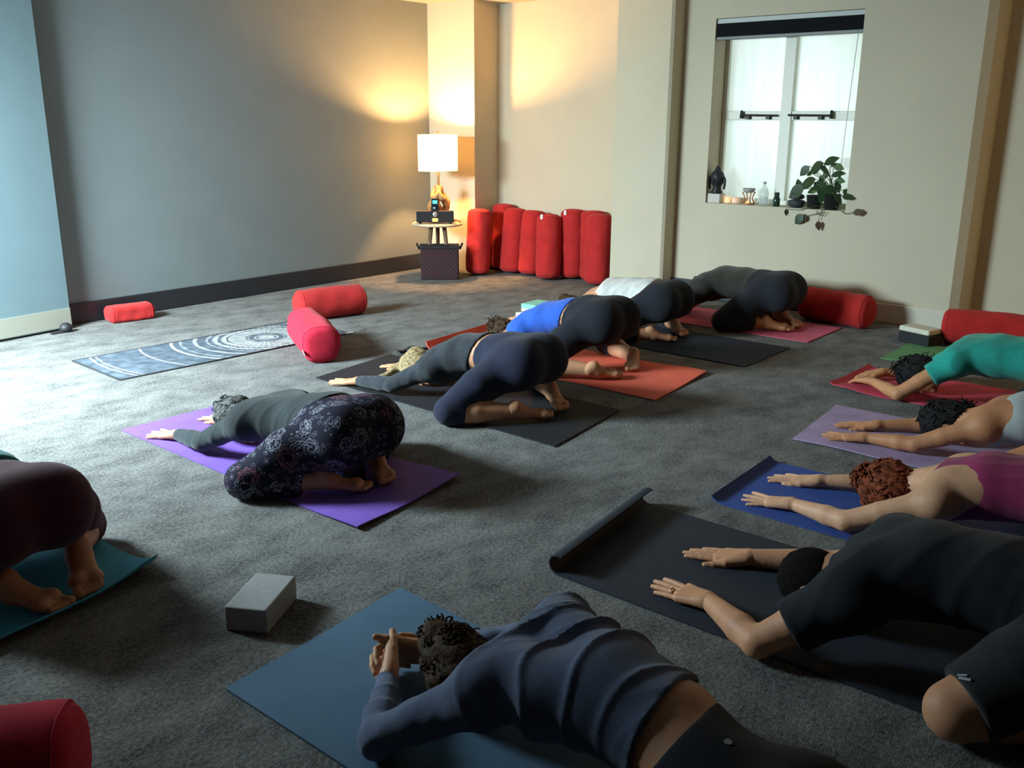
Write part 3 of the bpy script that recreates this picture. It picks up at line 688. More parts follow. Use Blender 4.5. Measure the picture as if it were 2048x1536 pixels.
yoga_mat('turquoise blue yoga mat at the left edge under the person in maroon', bn, bf, bf + up_, bn + up_, matm('turquoise_foam', (0.06, 0.36, 0.54)), bc=(0.05, 0.05), lift=((1, 0.0, 0.035, 0.12), (0.55, 0.22, 0.03, 0.10)), wave=0.012, seed=11)
fn, ff = g(1760, 718), g(1822, 686)
yoga_mat('light green yoga mat lying empty beside the turquoise tee', fn - dn, ff - dn, ff, fn, matm('green_foam', (0.11, 0.29, 0.13)), seed=12)

# patterned mat with a mandala
def mandala_mat(cx, cy):
    m, nt, b = newmat('mandala_print'); b.inputs['Roughness'].default_value = 0.9; b.inputs['Specular IOR Level'].default_value = 0.1
    tc = nt.nodes.new('ShaderNodeTexCoord'); sp_ = nt.nodes.new('ShaderNodeSeparateXYZ'); nt.links.new(tc.outputs['Object'], sp_.inputs[0])
    def mth(op, x, y=None, z=None):
        n = nt.nodes.new('ShaderNodeMath'); n.operation = op
        for i, s in enumerate((x, y, z)):
            if s is None: continue
            if isinstance(s, (int, float)): n.inputs[i].default_value = s
            else: nt.links.new(s, n.inputs[i])
        return n.outputs[0]
    X = mth('SUBTRACT', sp_.outputs['X'], cx); Y = mth('SUBTRACT', sp_.outputs['Y'], cy)
    nz = nt.nodes.new('ShaderNodeTexNoise'); nz.inputs['Scale'].default_value = 14; nz.inputs['Detail'].default_value = 4; nt.links.new(tc.outputs['Object'], nz.inputs['Vector'])
    R0 = mth('SQRT', mth('ADD', mth('MULTIPLY', X, X), mth('MULTIPLY', Y, Y)))
    A = mth('ARCTAN2', Y, X)
    R = mth('ADD', R0, mth('MULTIPLY', mth('SUBTRACT', nz.outputs['Fac'], 0.5), 0.02))
    def band(r0, r1):   # 1 between r0 and r1
        return mth('MULTIPLY', mth('GREATER_THAN', R, r0), mth('LESS_THAN', R, r1))
    pet = lambda n, lo: mth('GREATER_THAN', mth('SINE', mth('MULTIPLY', A, n)), lo)
    scal = lambda r, amp, n: mth('ADD', r, mth('MULTIPLY', mth('ABSOLUTE', mth('SINE', mth('MULTIPLY', A, n))), amp))
    parts = [band(0.0, 0.055), mth('MULTIPLY', band(0.068, 0.085), 0.7), mth('MULTIPLY', band(0.118, 0.128), 0.6),
             mth('MULTIPLY', band(0.14, 0.255), mth('ADD', mth('MULTIPLY', pet(42, 0.55), -0.40), 0.85)),
             mth('MULTIPLY', mth('GREATER_THAN', R, 0.268), mth('LESS_THAN', R, scal(0.285, 0.02, 24))),
             mth('MULTIPLY', mth('MULTIPLY', mth('GREATER_THAN', R, 0.325), mth('LESS_THAN', R, scal(0.345, 0.018, 30))), 0.8),
             mth('MULTIPLY', band(0.385, 0.40), 0.6), mth('MULTIPLY', band(0.46, 0.485), 0.75), mth('MULTIPLY', band(0.556, 0.572), 0.5), mth('MULTIPLY', band(0.612, 0.632), 0.9),
             mth('MULTIPLY', band(0.815, 0.829), 0.8), mth('MULTIPLY', band(1.088, 1.099), 0.7), mth('MULTIPLY', band(1.122, 1.136), 0.9)]
    s = parts[0]
    for q in parts[1:]: s = mth('MAXIMUM', s, q)
    nb = nt.nodes.new('ShaderNodeTexNoise'); nb.inputs['Scale'].default_value = 3.2; nt.links.new(tc.outputs['Object'], nb.inputs['Vector'])
    s = mth('MULTIPLY', s, mth('ADD', mth('MULTIPLY', nz.outputs['Fac'], 0.9), mth('MULTIPLY', nb.outputs['Fac'], 0.5)))
    s = mth('MINIMUM', s, 1.0)
    base_ = nt.nodes.new('ShaderNodeValToRGB'); base_.color_ramp.elements[0].color = (0.055, 0.068, 0.085, 1); base_.color_ramp.elements[1].color = (0.105, 0.13, 0.165, 1)
    base_.color_ramp.elements[0].position = 0.35; base_.color_ramp.elements[1].position = 0.65
    nt.links.new(nz.outputs['Fac'], base_.inputs['Fac'])
    mx = nt.nodes.new('ShaderNodeMix'); mx.data_type = 'RGBA'; nt.links.new(s, mx.inputs['Factor']); nt.links.new(base_.outputs['Color'], mx.inputs['A']); mx.inputs['B'].default_value = (0.46, 0.455, 0.44, 1)
    nt.links.new(mx.outputs['Result'], b.inputs['Base Color'])
    return m
c0, c1, c2 = g(145, 723), g(240, 761), g(700, 668)       # far left, near left, near right
c3 = c0 + (c2 - c1); cen = (c0 + c1 + c2 + c3) / 4; mc = g(533, 676)
def PR(u, v):
    p = (c1 * (1 - u) + c0 * u) * (1 - v) + (c2 * (1 - u) + c3 * u) * v
    return (p[0], p[1], 0.002)
rug = sheet('patterned_mat', lambda u, v: PR(1 - u, v), 8, 40, 0.004, mandala_mat(mc[0] - cen[0], mc[1] - cen[1]), None, (cen[0], cen[1], 0))
tag(rug, 'blue grey mat printed with a white mandala and arcs', 'yoga mat')
ed_ = simple('mat_binding', (0.012, 0.013, 0.016), 0.8)
cs = [np.array([*q, 0.004]) - np.array([*cen, 0]) for q in (c0, c1, c2, c3)]
for a, b_ in ((0, 1), (1, 2), (2, 3), (3, 0)):
    MB().tube([cs[a], cs[b_]], 0.0055, 6).build('binding', ed_, rug, True)
ct = MB().box((-0.03, -0.012, 0), (0.03, 0.012, 0.002)).build('corner_tag', TAGM, rug); ct.location = Vector((cs[2][0], cs[2][1], 0.009)); ct['label'] = 'white corner tag'

# ================================================================== blocks and small things on the floor
def brick(label, M4, size, layers, name='yoga_block', bev=0.006):
    e = empty(name); e.matrix_world = M4; tag(e, label, 'yoga block', 'foam yoga blocks')
    z = 0.0
    for (h, mt_, nm) in layers:
        MB().box((0, 0, z), (size[0], size[1], z + h), bev=min(bev, h * 0.3)).build(nm, mt_, e); z += h
    return e
def place2d(p, ang, z=0.001): return Matrix.Translation((float(p[0]), float(p[1]), z)) @ Matrix.Rotation(ang, 4, 'Z')
GREYF = simple('grey_foam', (0.30, 0.31, 0.315), 0.6, var=0.06, vscale=50, bump=0.2, bscale=500)
BH = 0.078
t0, t1, t2 = px(443, 1219, BH), px(532, 1222, BH), px(592, 1152, BH)
ang = math.atan2(t2[1] - t1[1], t2[0] - t1[0]); L1 = float(np.linalg.norm((t2 - t1)[:2])); W1 = float(np.linalg.norm((t1 - t0)[:2]))
brick('grey foam yoga block standing alone on the carpet in the foreground', place2d(t1, ang), (L1, W1), [(BH, GREYF, 'foam')], bev=0.006)
MINT = simple('mint_foam', (0.25, 0.60, 0.48), 0.85); CRF = simple('cream_foam', (0.66, 0.64, 0.52), 0.85); DGR = simple('deep_green_foam', (0.03, 0.20, 0.14), 0.85)
q = px(1071, 632); brick('mint and cream striped foam block beyond the person in blue', place2d(q, 0.05), (0.22, 0.14), [(0.018, DGR, 'green_layer'), (0.03, CRF, 'cream_layer'), (0.034, MINT, 'mint_layer')])
q = px(1046, 640)
sp2 = MB(); sp2.tube([( (0.016 + 0.0025 * a) * math.cos(a), (0.016 + 0.0025 * a) * math.sin(a), 0.032) for a in [i * 0.4 for i in range(44)]], 0.004, 4)
for k_ in range(len(sp2.v)):
    x, y, z = sp2.v[k_]; sp2.v[k_] = (x, y, 0.032 + (z - 0.032) * 7.5)
tag(sp2.build('rolled_strap', CRF, None, False, origin=(0, 0, 0)), 'rolled cream yoga strap in front of the mint block', 'strap').location = Vector((q[0], q[1], 0.002))
q = px(1797, 668, 0.05)
BLKF = simple('black_foam_block', (0.016, 0.017, 0.021), 0.85)
a_ = px(1858, 682, 0.05); an = math.atan2(a_[1] - q[1], a_[0] - q[0])
brick('black foam block under the cream block by the wall', place2d(q, an), (0.24, 0.15), [(0.075, BLKF, 'foam')])
brick('cream foam block stacked on the black block by the wall', place2d(q + np.array([0.005, 0.005, 0]), an + 0.03, 0.0765), (0.235, 0.145), [(0.036, CRF, 'foam')], bev=0.012)
q = px(725, 930)
brick('dark blue foam block under the hips of the woman in paisley', place2d((2.345, 2.78), 0.0, 0.008), (0.12, 0.14), [(0.09, simple('blue_foam', (0.012, 0.022, 0.10), 0.8), 'foam')])
# blue water bottle and pale cloth near the wall
q = pxx(1394, 560, 7.02)
bt = empty('water_bottle', (7.02, q[1], 0)); tag(bt, 'dark blue water bottle standing by the black baseboard', 'bottle')
MB().lathe([(0, 0), (0.034, 0), (0.037, 0.006), (0.037, 0.05), (0.033, 0.085), (0.036, 0.12), (0.034, 0.15), (0.024, 0.17)], 22).build('body', simple('blue_bottle_plastic', (0.015, 0.04, 0.16), 0.3), bt, True)
MB().lathe([(0.027, 0.168), (0.029, 0.17), (0.029, 0.2), (0.02, 0.208), (0, 0.21)], 20).build('cap', RUBBER, bt, True)
q = px(1360, 590)
def PC(u, v):
    return (q[0] + (u - 0.5) * 0.16 + 0.02 * math.sin(7 * v), q[1] + (v - 0.5) * 0.22 + 0.02 * math.sin(5 * u + 1), 0.012 + 0.035 * abs(math.sin(4.5 * u + 2 * v)) * abs(math.sin(3 + 4 * v)) + 0.01 * math.sin(9 * u * v))
tag(sheet('crumpled_cloth', PC, 22, 26, 0.004, fabric('pale_cotton', (0.42, 0.42, 0.44)), None, (q[0], q[1], 0)), 'small crumpled pale cloth near the black baseboard', 'cloth')
q = px(822, 705)
st = empty('black_strap', (q[0], q[1], 0)); tag(st, 'small black strap with buckle lying at the orange mat front', 'strap')
MB().tube([(0.085 * math.cos(a) - 0.02, 0.05 * math.sin(a) * (1 + 0.3 * math.sin(2 * a)), 0.012 + 0.01 * math.sin(3 * a)) for a in [i * 0.33 for i in range(24)]] + [(0.12, -0.03, 0.012), (0.2, -0.05, 0.012)], 0.010, 8).build('webbing', RUBBER, st, True)
MB().box((0.0, -0.055, 0.02), (0.035, -0.025, 0.028), bev=0.003).build('buckle', simple('steel_buckle', (0.5, 0.5, 0.52), 0.3, metal=0.8), st)

# ================================================================== people: bodies, clothes and hair as blended solids
def blk(a, lo, h, i0, i1, ax):
    sh = [1, 1, 1]; sh[ax] = i1 - i0
    return (lo[ax] + h * np.arange(i0, i1, dtype=np.float32)).reshape(sh)
class Solid:
    """signed distance field on a grid, filled by smooth unions of tapered limbs and ellipsoids"""
    def __init__(s, prims, h, pad=0.03):
        s.h = h; lo = np.full(3, 1e9); hi = np.full(3, -1e9)
        for p in prims:
            a, b = p['box']; lo = np.minimum(lo, a); hi = np.maximum(hi, b)
        s.lo = (lo - pad).astype(np.float32); s.n = np.ceil((hi + pad - s.lo) / h).astype(int) + 1
        s.F = np.full(tuple(s.n), 10.0, np.float32)
        for p in prims: s.union(p)
    def region(s, a, b):
        i0 = np.clip(np.floor((a - s.lo) / s.h).astype(int), 0, s.n - 1); i1 = np.clip(np.ceil((b - s.lo) / s.h).astype(int) + 1, 1, s.n)
        return i0, i1
    def coords(s, i0, i1): return [blk(None, s.lo, s.h, i0[k], i1[k], k) for k in range(3)]
    def union(s, p):
        m = 0.035 + p['k']
        i0, i1 = s.region(p['box'][0] - m, p['box'][1] + m); X, Y, Z = s.coords(i0, i1)
        d = p['f'](X, Y, Z)
        for (q, nrm) in p.get('cut', ()):      # keep the side the normal points to
            d = np.maximum(d, -((X - q[0]) * nrm[0] + (Y - q[1]) * nrm[1] + (Z - q[2]) * nrm[2]))
        sl = tuple(slice(i0[k], i1[k]) for k in range(3)); A = s.F[sl]; k = p['k']
        hh = np.clip(0.5 + 0.5 * (A - d) / k, 0, 1)
        s.F[sl] = A * (1 - hh) + d * hh - k * hh * (1 - hh)
    def displace(s, fn, band=0.05):
        idx = np.nonzero(np.abs(s.F) < band)
        P = np.stack([s.lo[k] + s.h * idx[k] for k in range(3)], 1)
        s.F[idx] -= fn(P).astype(np.float32)
    def cut(s, q, nrm):
        X, Y, Z = s.coords(np.zeros(3, int), s.n)
        s.F = np.maximum(s.F, -((X - q[0]) * nrm[0] + (Y - q[1]) * nrm[1] + (Z - q[2]) * nrm[2]))
    def floor(s, z): s.cut((0, 0, z), (0, 0, 1))
    def mesh(s, it=1):
        F = s.F; n = s.n; ins = F < 0
        c = [ins[i:n[0] - 1 + i, j:n[1] - 1 + j, k:n[2] - 1 + k] for i in (0, 1) for j in (0, 1) for k in (0, 1)]
        sm = sum(q.astype(np.int8) for q in c); act = (sm > 0) & (sm < 8)
        ids = np.full(act.shape, -1, np.int64); ci = np.nonzero(act); ids[ci] = np.arange(len(ci[0]))
        pos = np.zeros((len(ci[0]), 3)); cnt = np.zeros(len(ci[0]))
        cor = [(i, j, k) for i in (0, 1) for j in (0, 1) for k in (0, 1)]
        for a in cor:
            for ax in range(3):
                if a[ax]: continue
                b = list(a); b[ax] = 1
                fa = F[ci[0] + a[0], ci[1] + a[1], ci[2] + a[2]]; fb = F[ci[0] + b[0], ci[1] + b[1], ci[2] + b[2]]
                m = (fa < 0) != (fb < 0); t = np.where(m, fa / np.where(np.abs(fa - fb) < 1e-9, 1e-9, fa - fb), 0)
                pt = np.array(a, float)[None, :].repeat(len(t), 0); pt[:, ax] += t
                pos += pt * m[:, None]; cnt += m
        pos /= np.maximum(cnt, 1)[:, None]
        V = s.lo + s.h * (np.stack(ci, 1) + pos)
        Q = []
        for ax in range(3):
            a = [slice(None)] * 3; b = [slice(None)] * 3; a[ax] = slice(0, -1); b[ax] = slice(1, None)
            A, B = ins[tuple(a)], ins[tuple(b)]; e = np.nonzero(A != B); u, v = (ax + 1) % 3, (ax + 2) % 3
            ok = (e[u] > 0) & (e[u] < n[u] - 1) & (e[v] > 0) & (e[v] < n[v] - 1); e = [q[ok] for q in e]
            def cell(du, dv):
                w = [q.copy() for q in e]; w[u] -= du; w[v] -= dv; return ids[w[0], w[1], w[2]]
            q = np.stack([cell(1, 1), cell(0, 1), cell(0, 0), cell(1, 0)], 1)
            fl = ~A[e[0], e[1], e[2]]; q[fl] = q[fl][:, ::-1]; Q.append(q)
        Q = np.concatenate(Q); Q = Q[(Q >= 0).all(1)]
        for _ in range(it):
            ed = np.concatenate([Q[:, [i, (i + 1) % 4]] for i in range(4)]); m_ = len(V); w_ = np.bincount(ed[:, 0], minlength=m_) + np.bincount(ed[:, 1], minlength=m_)
            A_ = np.stack([np.bincount(ed[:, 0], V[ed[:, 1], k], m_) + np.bincount(ed[:, 1], V[ed[:, 0], k], m_) for k in range(3)], 1)
            V = V * 0.4 + 0.6 * A_ / np.maximum(w_, 1)[:, None]
        return V.astype(np.float32), Q

def cone(a, b, ra, rb, k=0.03, cut=()):
    a = np.asarray(a, np.float32); b = np.asarray(b, np.float32); ba = b - a; L2 = float(ba @ ba) + 1e-9; R = max(ra, rb)
    def f(X, Y, Z):
        x, y, z = X - a[0], Y - a[1], Z - a[2]
        t = np.clip((x * ba[0] + y * ba[1] + z * ba[2]) / L2, 0, 1)
        return np.sqrt((x - ba[0] * t) ** 2 + (y - ba[1] * t) ** 2 + (z - ba[2] * t) ** 2) - (ra + (rb - ra) * t)
    return dict(f=f, k=k, cut=cut, box=(np.minimum(a, b) - R, np.maximum(a, b) + R))
def ell(c, r, k=0.03, axes=None, cut=()):
    c = np.asarray(c, np.float32); r = np.asarray(r, np.float32); A = np.eye(3, dtype=np.float32) if axes is None else np.asarray(axes, np.float32)
    def f(X, Y, Z):
        x, y, z = X - c[0], Y - c[1], Z - c[2]; q0 = 0; q1 = 0
        for i in range(3):
            w = x * A[i][0] + y * A[i][1] + z * A[i][2]; q0 = q0 + (w / r[i]) ** 2; q1 = q1 + (w / r[i] ** 2) ** 2
        k0 = np.sqrt(q0); k1 = np.sqrt(q1) + 1e-6
        return np.maximum(k0 * (k0 - 1) / k1, -r.min())
    R = float(r.max())
    return dict(f=f, k=k, cut=cut, box=(c - R, c + R))
def slab(a, b, wa, ha, wb, hb, lat=(1, 0, 0), k=0.05, cut=()):
    """torso segment with an elliptical section: half widths along lat, half heights across it"""
    a = np.asarray(a, np.float32); b = np.asarray(b, np.float32); ba = b - a; L2 = float(ba @ ba) + 1e-9; R = max(wa, wb, ha, hb); l = np.asarray(lat, np.float32)
    def f(X, Y, Z):
        x, y, z = X - a[0], Y - a[1], Z - a[2]
        t = np.clip((x * ba[0] + y * ba[1] + z * ba[2]) / L2, 0, 1)
        qx, qy, qz = x - ba[0] * t, y - ba[1] * t, z - ba[2] * t
        u = qx * l[0] + qy * l[1] + qz * l[2]; v2 = np.maximum(qx ** 2 + qy ** 2 + qz ** 2 - u * u, 0)
        w = wa + (wb - wa) * t; h = ha + (hb - ha) * t
        k0 = np.sqrt((u / w) ** 2 + v2 / h ** 2); k1 = np.sqrt((u / w ** 2) ** 2 + v2 / h ** 4) + 1e-6
        return np.maximum(k0 * (k0 - 1) / k1, -np.minimum(w, h))
    return dict(f=f, k=k, cut=cut, box=(np.minimum(a, b) - R, np.maximum(a, b) + R))
def grow(p, d, k=None, cut=None):
    """the same shape, d metres thicker"""
    q = dict(p); f0 = p['f']; q['f'] = lambda X, Y, Z: f0(X, Y, Z) - d; q['box'] = (p['box'][0] - d, p['box'][1] + d)
    if k: q['k'] = k
    if cut is not None: q['cut'] = tuple(cut)
    return q
def sines(P, freq, seed, n=7):
    r = np.random.RandomState(seed); o = 0
    for i in range(n):
        d = r.normal(size=3); d /= np.linalg.norm(d); o = o + np.sin(P @ (d * freq * r.uniform(0.6, 1.5)) + r.uniform(0, 6.28))
    return o / n ** 0.5
def unit(v): v = np.asarray(v, float); return v / (np.linalg.norm(v) + 1e-9)

def hand_prims(w, d, up, ts, s=1.0, spread=0.10, bend=(0.10, 0.10, 0.05), thumb=0.75, drop=0.012, fa=None):
    """w wrist point, d towards the fingers, up = back of the hand, ts = +1/-1 side of the thumb along d x up"""
    w = np.asarray(w, float); d = unit(d); up = unit(np.asarray(up) - d * np.dot(up, d)); sd = np.cross(d, up) * ts
    fa = d if fa is None else unit(fa)
    P = [slab(w, w + d * 0.02 * s, 0.0245 * s, 0.020 * s, 0.028 * s, 0.0165 * s, lat=sd, k=0.014), cone(w - fa * 0.045 * s, w, 0.0225 * s, 0.0215 * s, 0.014)]
    lat = (0.0310, 0.0105, -0.0105, -0.0300); fwd = (0.086, 0.091, 0.086, 0.076); ln = ((0.043, 0.026, 0.019), (0.047, 0.029, 0.020), (0.043, 0.027, 0.019), (0.033, 0.020, 0.017)); rad = (0.0084, 0.0086, 0.0082, 0.0072)
    for i in range(4):
        kn = w + (d * fwd[i] + sd * lat[i]) * s - up * drop * 0.5 * s
        P.append(cone(w + (d * 0.008 + sd * lat[i] * 0.55) * s, kn, 0.0150 * s, 0.0112 * s, 0.012))
        a = spread * (2.0, 0.65, -0.65, -2.1)[i]; dr = unit(d * math.cos(a) + sd * math.sin(a)); q = kn; be = 0.0
        for j in range(3):
            be += bend[j] + (0.02 * i if j == 0 else 0); dj = dr * math.cos(be) - up * math.sin(be); e = q + dj * ln[i][j] * s
            P.append(cone(q, e, rad[i] * s * (1.05 - 0.1 * j), rad[i] * s * (0.97 - 0.1 * j), 0.0025)); q = e
    b0 = w + (d * 0.022 + sd * 0.018) * s - up * 0.006 * s; t1 = unit(d * math.cos(thumb) + sd * math.sin(thumb)); b1 = b0 + t1 * 0.043 * s - up * 0.004 * s
    t2 = unit(d * math.cos(thumb * 0.55) + sd * math.sin(thumb * 0.55)); b2 = b1 + t2 * 0.033 * s - up * 0.003 * s; b3 = b2 + t2 * 0.024 * s
    P += [cone(b0, b1, 0.0165 * s, 0.0115 * s, 0.012), cone(b1, b2, 0.0112 * s, 0.0098 * s, 0.006), cone(b2, b3, 0.0098 * s, 0.0082 * s, 0.005)]
    return P
def foot_prims(an, toe, s, inner):
    """foot lying on its instep, sole up; inner = unit vector towards the other foot"""
    an = np.asarray(an, float); toe = np.asarray(toe, float); f = unit(toe - an); up = unit(np.array([0, 0, 1.0]) - f * f[2]); sd = unit(inner - f * np.dot(inner, f) - up * np.dot(inner, up)); L = np.linalg.norm(toe - an)
    ball = an + f * L * 0.66
    P = [cone(an - f * 0.03 * s, an + f * 0.02 * s, 0.034 * s, 0.036 * s, 0.02), ell(an + up * 0.026 * s - f * 0.012 * s, (0.034 * s, 0.036 * s, 0.032 * s), 0.02),
         slab(an + f * 0.02 * s, ball, 0.034 * s, 0.030 * s, 0.043 * s, 0.020 * s, lat=sd, k=0.02),
         ell(ball + sd * 0.022 * s + up * 0.008 * s, (0.026 * s, 0.026 * s, 0.02 * s), 0.015), ell(ball - sd * 0.024 * s + up * 0.006 * s, (0.022 * s, 0.022 * s, 0.016 * s), 0.015)]
    for i, (o, l, r) in enumerate(((0.029, 0.055, 0.0135), (0.009, 0.052, 0.0095), (-0.006, 0.045, 0.009), (-0.020, 0.038, 0.0085), (-0.032, 0.030, 0.008))):
        b = ball + sd * o * s + f * 0.012 * s; e = b + f * l * s * 0.72 + up * (0.004 if i else 0.006) * s
        P.append(cone(b, e, r * s * 0.95, r * s, 0.005)); P.append(ell(e, (r * s * 1.12,) * 3, 0.004))
    return P

def pose(x0, y0, s=1.0, zt=0.37, zs=0.245, zm=None, man=False, **ov):
    """joints of a wide kneed child's pose facing +y; x0 body axis, y0 pelvis; ov overrides joints (world coordinates)"""
    J = {}
    zm = zm if zm is not None else (zt * 0.45 + zs * 0.55) + 0.02
    sh = 0.175 if man else 0.155
    c = lambda x, y, z: np.array([x0 + x * s, y0 + y * s, z])
    J['pel'] = c(0, 0, zt - 0.125 * s); J['waist'] = c(0, 0.24, (zt + zm) / 2 - 0.10 * s); J['rib'] = c(0, 0.40, zm - 0.10 * s); J['chest'] = c(0, 0.515, zs - 0.085 * s); J['neck'] = c(0, 0.60, zs - 0.085 * s); J['head'] = c(0, 0.78, 0.108)
    for n, q in (('L', -1), ('R', 1)):
        J['hip' + n] = c(q * 0.095, 0.0, zt - 0.135 * s); J['knee' + n] = c(q * 0.37, 0.22, 0.078); J['ank' + n] = c(q * 0.145, 0.0, 0.062); J['toe' + n] = c(q * 0.045, -0.165, 0.022)
        J['sh' + n] = c(q * sh, 0.52, zs - 0.075 * s); J['elb' + n] = c(q * 0.19, 0.76, 0.062); J['wr' + n] = c(q * 0.185, 1.02, 0.034); J['fin' + n] = c(q * 0.19, 1.19, 0.014)
    for k, v in ov.items(): J[k] = np.asarray(v, float)
    J['s'] = s; J['man'] = man; J['x0'] = x0; J['y0'] = y0
    return J

SKINS = {}
def skin(name, col):
    if name in MATS: return MATS[name]
    m = simple(name, col, rough=0.55, var=0.09, vscale=16, bump=0.08, bscale=90, spec=0.35)
    b = m.node_tree.nodes['Principled BSDF']; b.inputs['Subsurface Weight'].default_value = 0.06; b.inputs['Subsurface Radius'].default_value = (0.012, 0.005, 0.003)
    return m

def person(label, J, skin_m, top, pants, hair, h=0.0085, hh=0.0034, clasp=False, tent=0.0, facez=None, parts_extra=None, fold_seed=0):
    s = J['s']; man = J['man']; hw_ = J.get('hipw', 1.0); org = np.array([J['x0'], J['y0'] + 0.35, 0.0]); W = 1.1 if man else 1.0
    e = empty('person', org); tag(e, label, 'person')
    torso = [slab(J['pel'] + (0, -0.02, 0), J['pel'] + (0, 0.11 * s, 0.0), 0.150 * s * W * hw_, 0.118 * s, 0.150 * s * W * hw_, 0.115 * s), slab(J['pel'] + (0, 0.10 * s, 0), J['waist'], 0.146 * s * W * hw_, 0.112 * s, 0.124 * s * W * (1.08 if man else 1), 0.096 * s, k=0.02),
             slab(J['waist'], J['rib'], 0.124 * s * W * (1.08 if man else 1), 0.096 * s, 0.142 * s * W, 0.100 * s, k=0.02), slab(J['rib'], J['chest'], 0.142 * s * W, 0.100 * s, 0.152 * s * W, 0.086 * s, k=0.02)]
    yoke = [cone(J['shL'] * 0.85 + J['shR'] * 0.15 + (0, 0.0, 0.005), J['shR'] * 0.85 + J['shL'] * 0.15 + (0, 0.0, 0.005), 0.066 * s, 0.066 * s, 0.05)]
    for n in 'LR':   # shoulder blades and deltoids
        yoke.append(ell((J['sh' + n] * 0.55 + J['rib'] * 0.45) + (0, 0, 0.03), (0.07 * s, 0.09 * s, 0.055 * s), 0.05)); yoke.append(ell(J['sh' + n], (0.062 * s * W,) * 3, 0.045))
    hips = []
    for q, n in ((-1, 'L'), (1, 'R')):
        hips.append(ell(J['hip' + n] + (q * (0.005 - 0.03 * (1 - hw_) * 3), -0.045 * s, 0.0), (0.118 * s * hw_, 0.125 * s, 0.125 * s), 0.05))
    thigh = {n: [cone(J['hip' + n] + (0, 0.02, -0.01), J['hip' + n] * 0.45 + J['knee' + n] * 0.55 + (0, 0, 0.012), 0.104 * s * hw_, 0.088 * s, 0.05), cone(J['hip' + n] * 0.45 + J['knee' + n] * 0.55 + (0, 0, 0.012), J['knee' + n], 0.088 * s, 0.066 * s, 0.012)] for n in 'LR'}
    shin = {n: [cone(J['knee' + n], J['knee' + n] * 0.6 + J['ank' + n] * 0.4, 0.064 * s, 0.059 * s, 0.014), cone(J['knee' + n] * 0.6 + J['ank' + n] * 0.4, J['ank' + n], 0.059 * s, 0.036 * s, 0.012)] for n in 'LR'}
    ra = (0.056, 0.047, 0.040, 0.041, 0.0265) if man else (0.049, 0.041, 0.0355, 0.0355, 0.0225)
    uparm = {n: [cone(J['sh' + n], J['sh' + n] * 0.4 + J['elb' + n] * 0.6, ra[0] * s, ra[1] * s, 0.04), cone(J['sh' + n] * 0.4 + J['elb' + n] * 0.6, J['elb' + n], ra[1] * s, ra[2] * s, 0.010)] for n in 'LR'}
    foarm = {n: [cone(J['elb' + n], J['elb' + n] * 0.68 + J['wr' + n] * 0.32, ra[2] * s, ra[3] * s, 0.012), cone(J['elb' + n] * 0.68 + J['wr' + n] * 0.32, J['wr' + n], ra[3] * s, ra[4] * s, 0.010)] for n in 'LR'}
    H = J['head']; hd = J.get('hdir', np.array([0.0, 1.0, 0.0])); hd = unit(hd); face = unit(J.get('face', np.array([0.0, 0.12, -1.0]))); face = unit(face - hd * np.dot(face, hd)); sd = np.cross(hd, face)
    ax = [sd, hd, face]
    headp = [ell(H, (0.074 * s, 0.098 * s, 0.092 * s), 0.02, ax), ell(H - hd * 0.062 * s + face * 0.030 * s, (0.056 * s, 0.062 * s, 0.058 * s), 0.03, ax), cone(J['neck'], H - hd * 0.055 * s - face * 0.02 * s, 0.056 * s * W, 0.051 * s * W, 0.035),
             cone(H + face * 0.088 * s - hd * 0.005 * s, H + face * 0.102 * s - hd * 0.04 * s, 0.008 * s, 0.013 * s, 0.012), ell(H + face * 0.083 * s - hd * 0.072 * s, (0.022 * s, 0.009 * s, 0.010 * s), 0.01, ax),
             ell(H + face * 0.074 * s - hd * 0.100 * s, (0.026 * s, 0.018 * s, 0.018 * s), 0.015, ax)]
    for q in (-1, 1):
        headp.append(ell(H + sd * q * 0.074 * s - hd * 0.018 * s - face * 0.004 * s, (0.010 * s, 0.031 * s, 0.019 * s), 0.006, ax))
        headp.append(ell(H + face * 0.080 * s + sd * q * 0.031 * s + hd * 0.004 * s, (0.016 * s, 0.010 * s, 0.010 * s), 0.008, ax))
    body = Solid(torso + yoke + hips + thigh['L'] + thigh['R'] + shin['L'] + shin['R'] + uparm['L'] + uparm['R'] + foarm['L'] + foarm['R'] + [headp[2]], h); body.floor(0.008)
    if not man: body.displace(lambda P: 0.0 * P[:, 0])
    VV, QQ = [], []; off = 0
    def take(sol, it=1):
        nonlocal off
        v, q = sol.mesh(it); VV.append(v); QQ.append(q + off); off += len(v)
    take(body, 2)
    hs = Solid(headp, 0.005 if h < 0.0085 else 0.006, 0.02); take(hs)
    for n, q in (('L', -1), ('R', 1)):
        fd = J['fin' + n] - J['wr' + n]
        if clasp:
            up = np.array([q * 1.0, 0.0, 0.12]); hp = hand_prims(J['wr' + n], fd, up, (1 if np.dot(np.cross(unit(fd), up), [0, 0, 1]) > 0 else -1), s * 1.16, 0.05, (0.75 if n == 'L' else 0.95, 0.75, 0.3), 0.35, fa=J['wr' + n] - J['elb' + n])
        else:
            up = np.array([0, 0, 1.0]); fd = fd.copy(); fd[2] = -0.10 * np.linalg.norm(fd[:2]); sgn = np.dot(np.cross(unit(fd), up), [1.0, 0, 0])
            hp = hand_prims(J['wr' + n], fd, up, (1 if sgn > 0 else -1) * (1 if n == 'L' else -1), s * (1.12 if man else 1.06), J.get('spread', 0.10), (-0.03 + tent, 0.03 + tent, 0.03 + tent * 0.6), J.get('thumb', 0.75), fa=J['wr' + n] - J['elb' + n])
        hsld = Solid(hp, hh, 0.012); take(hsld, 0)
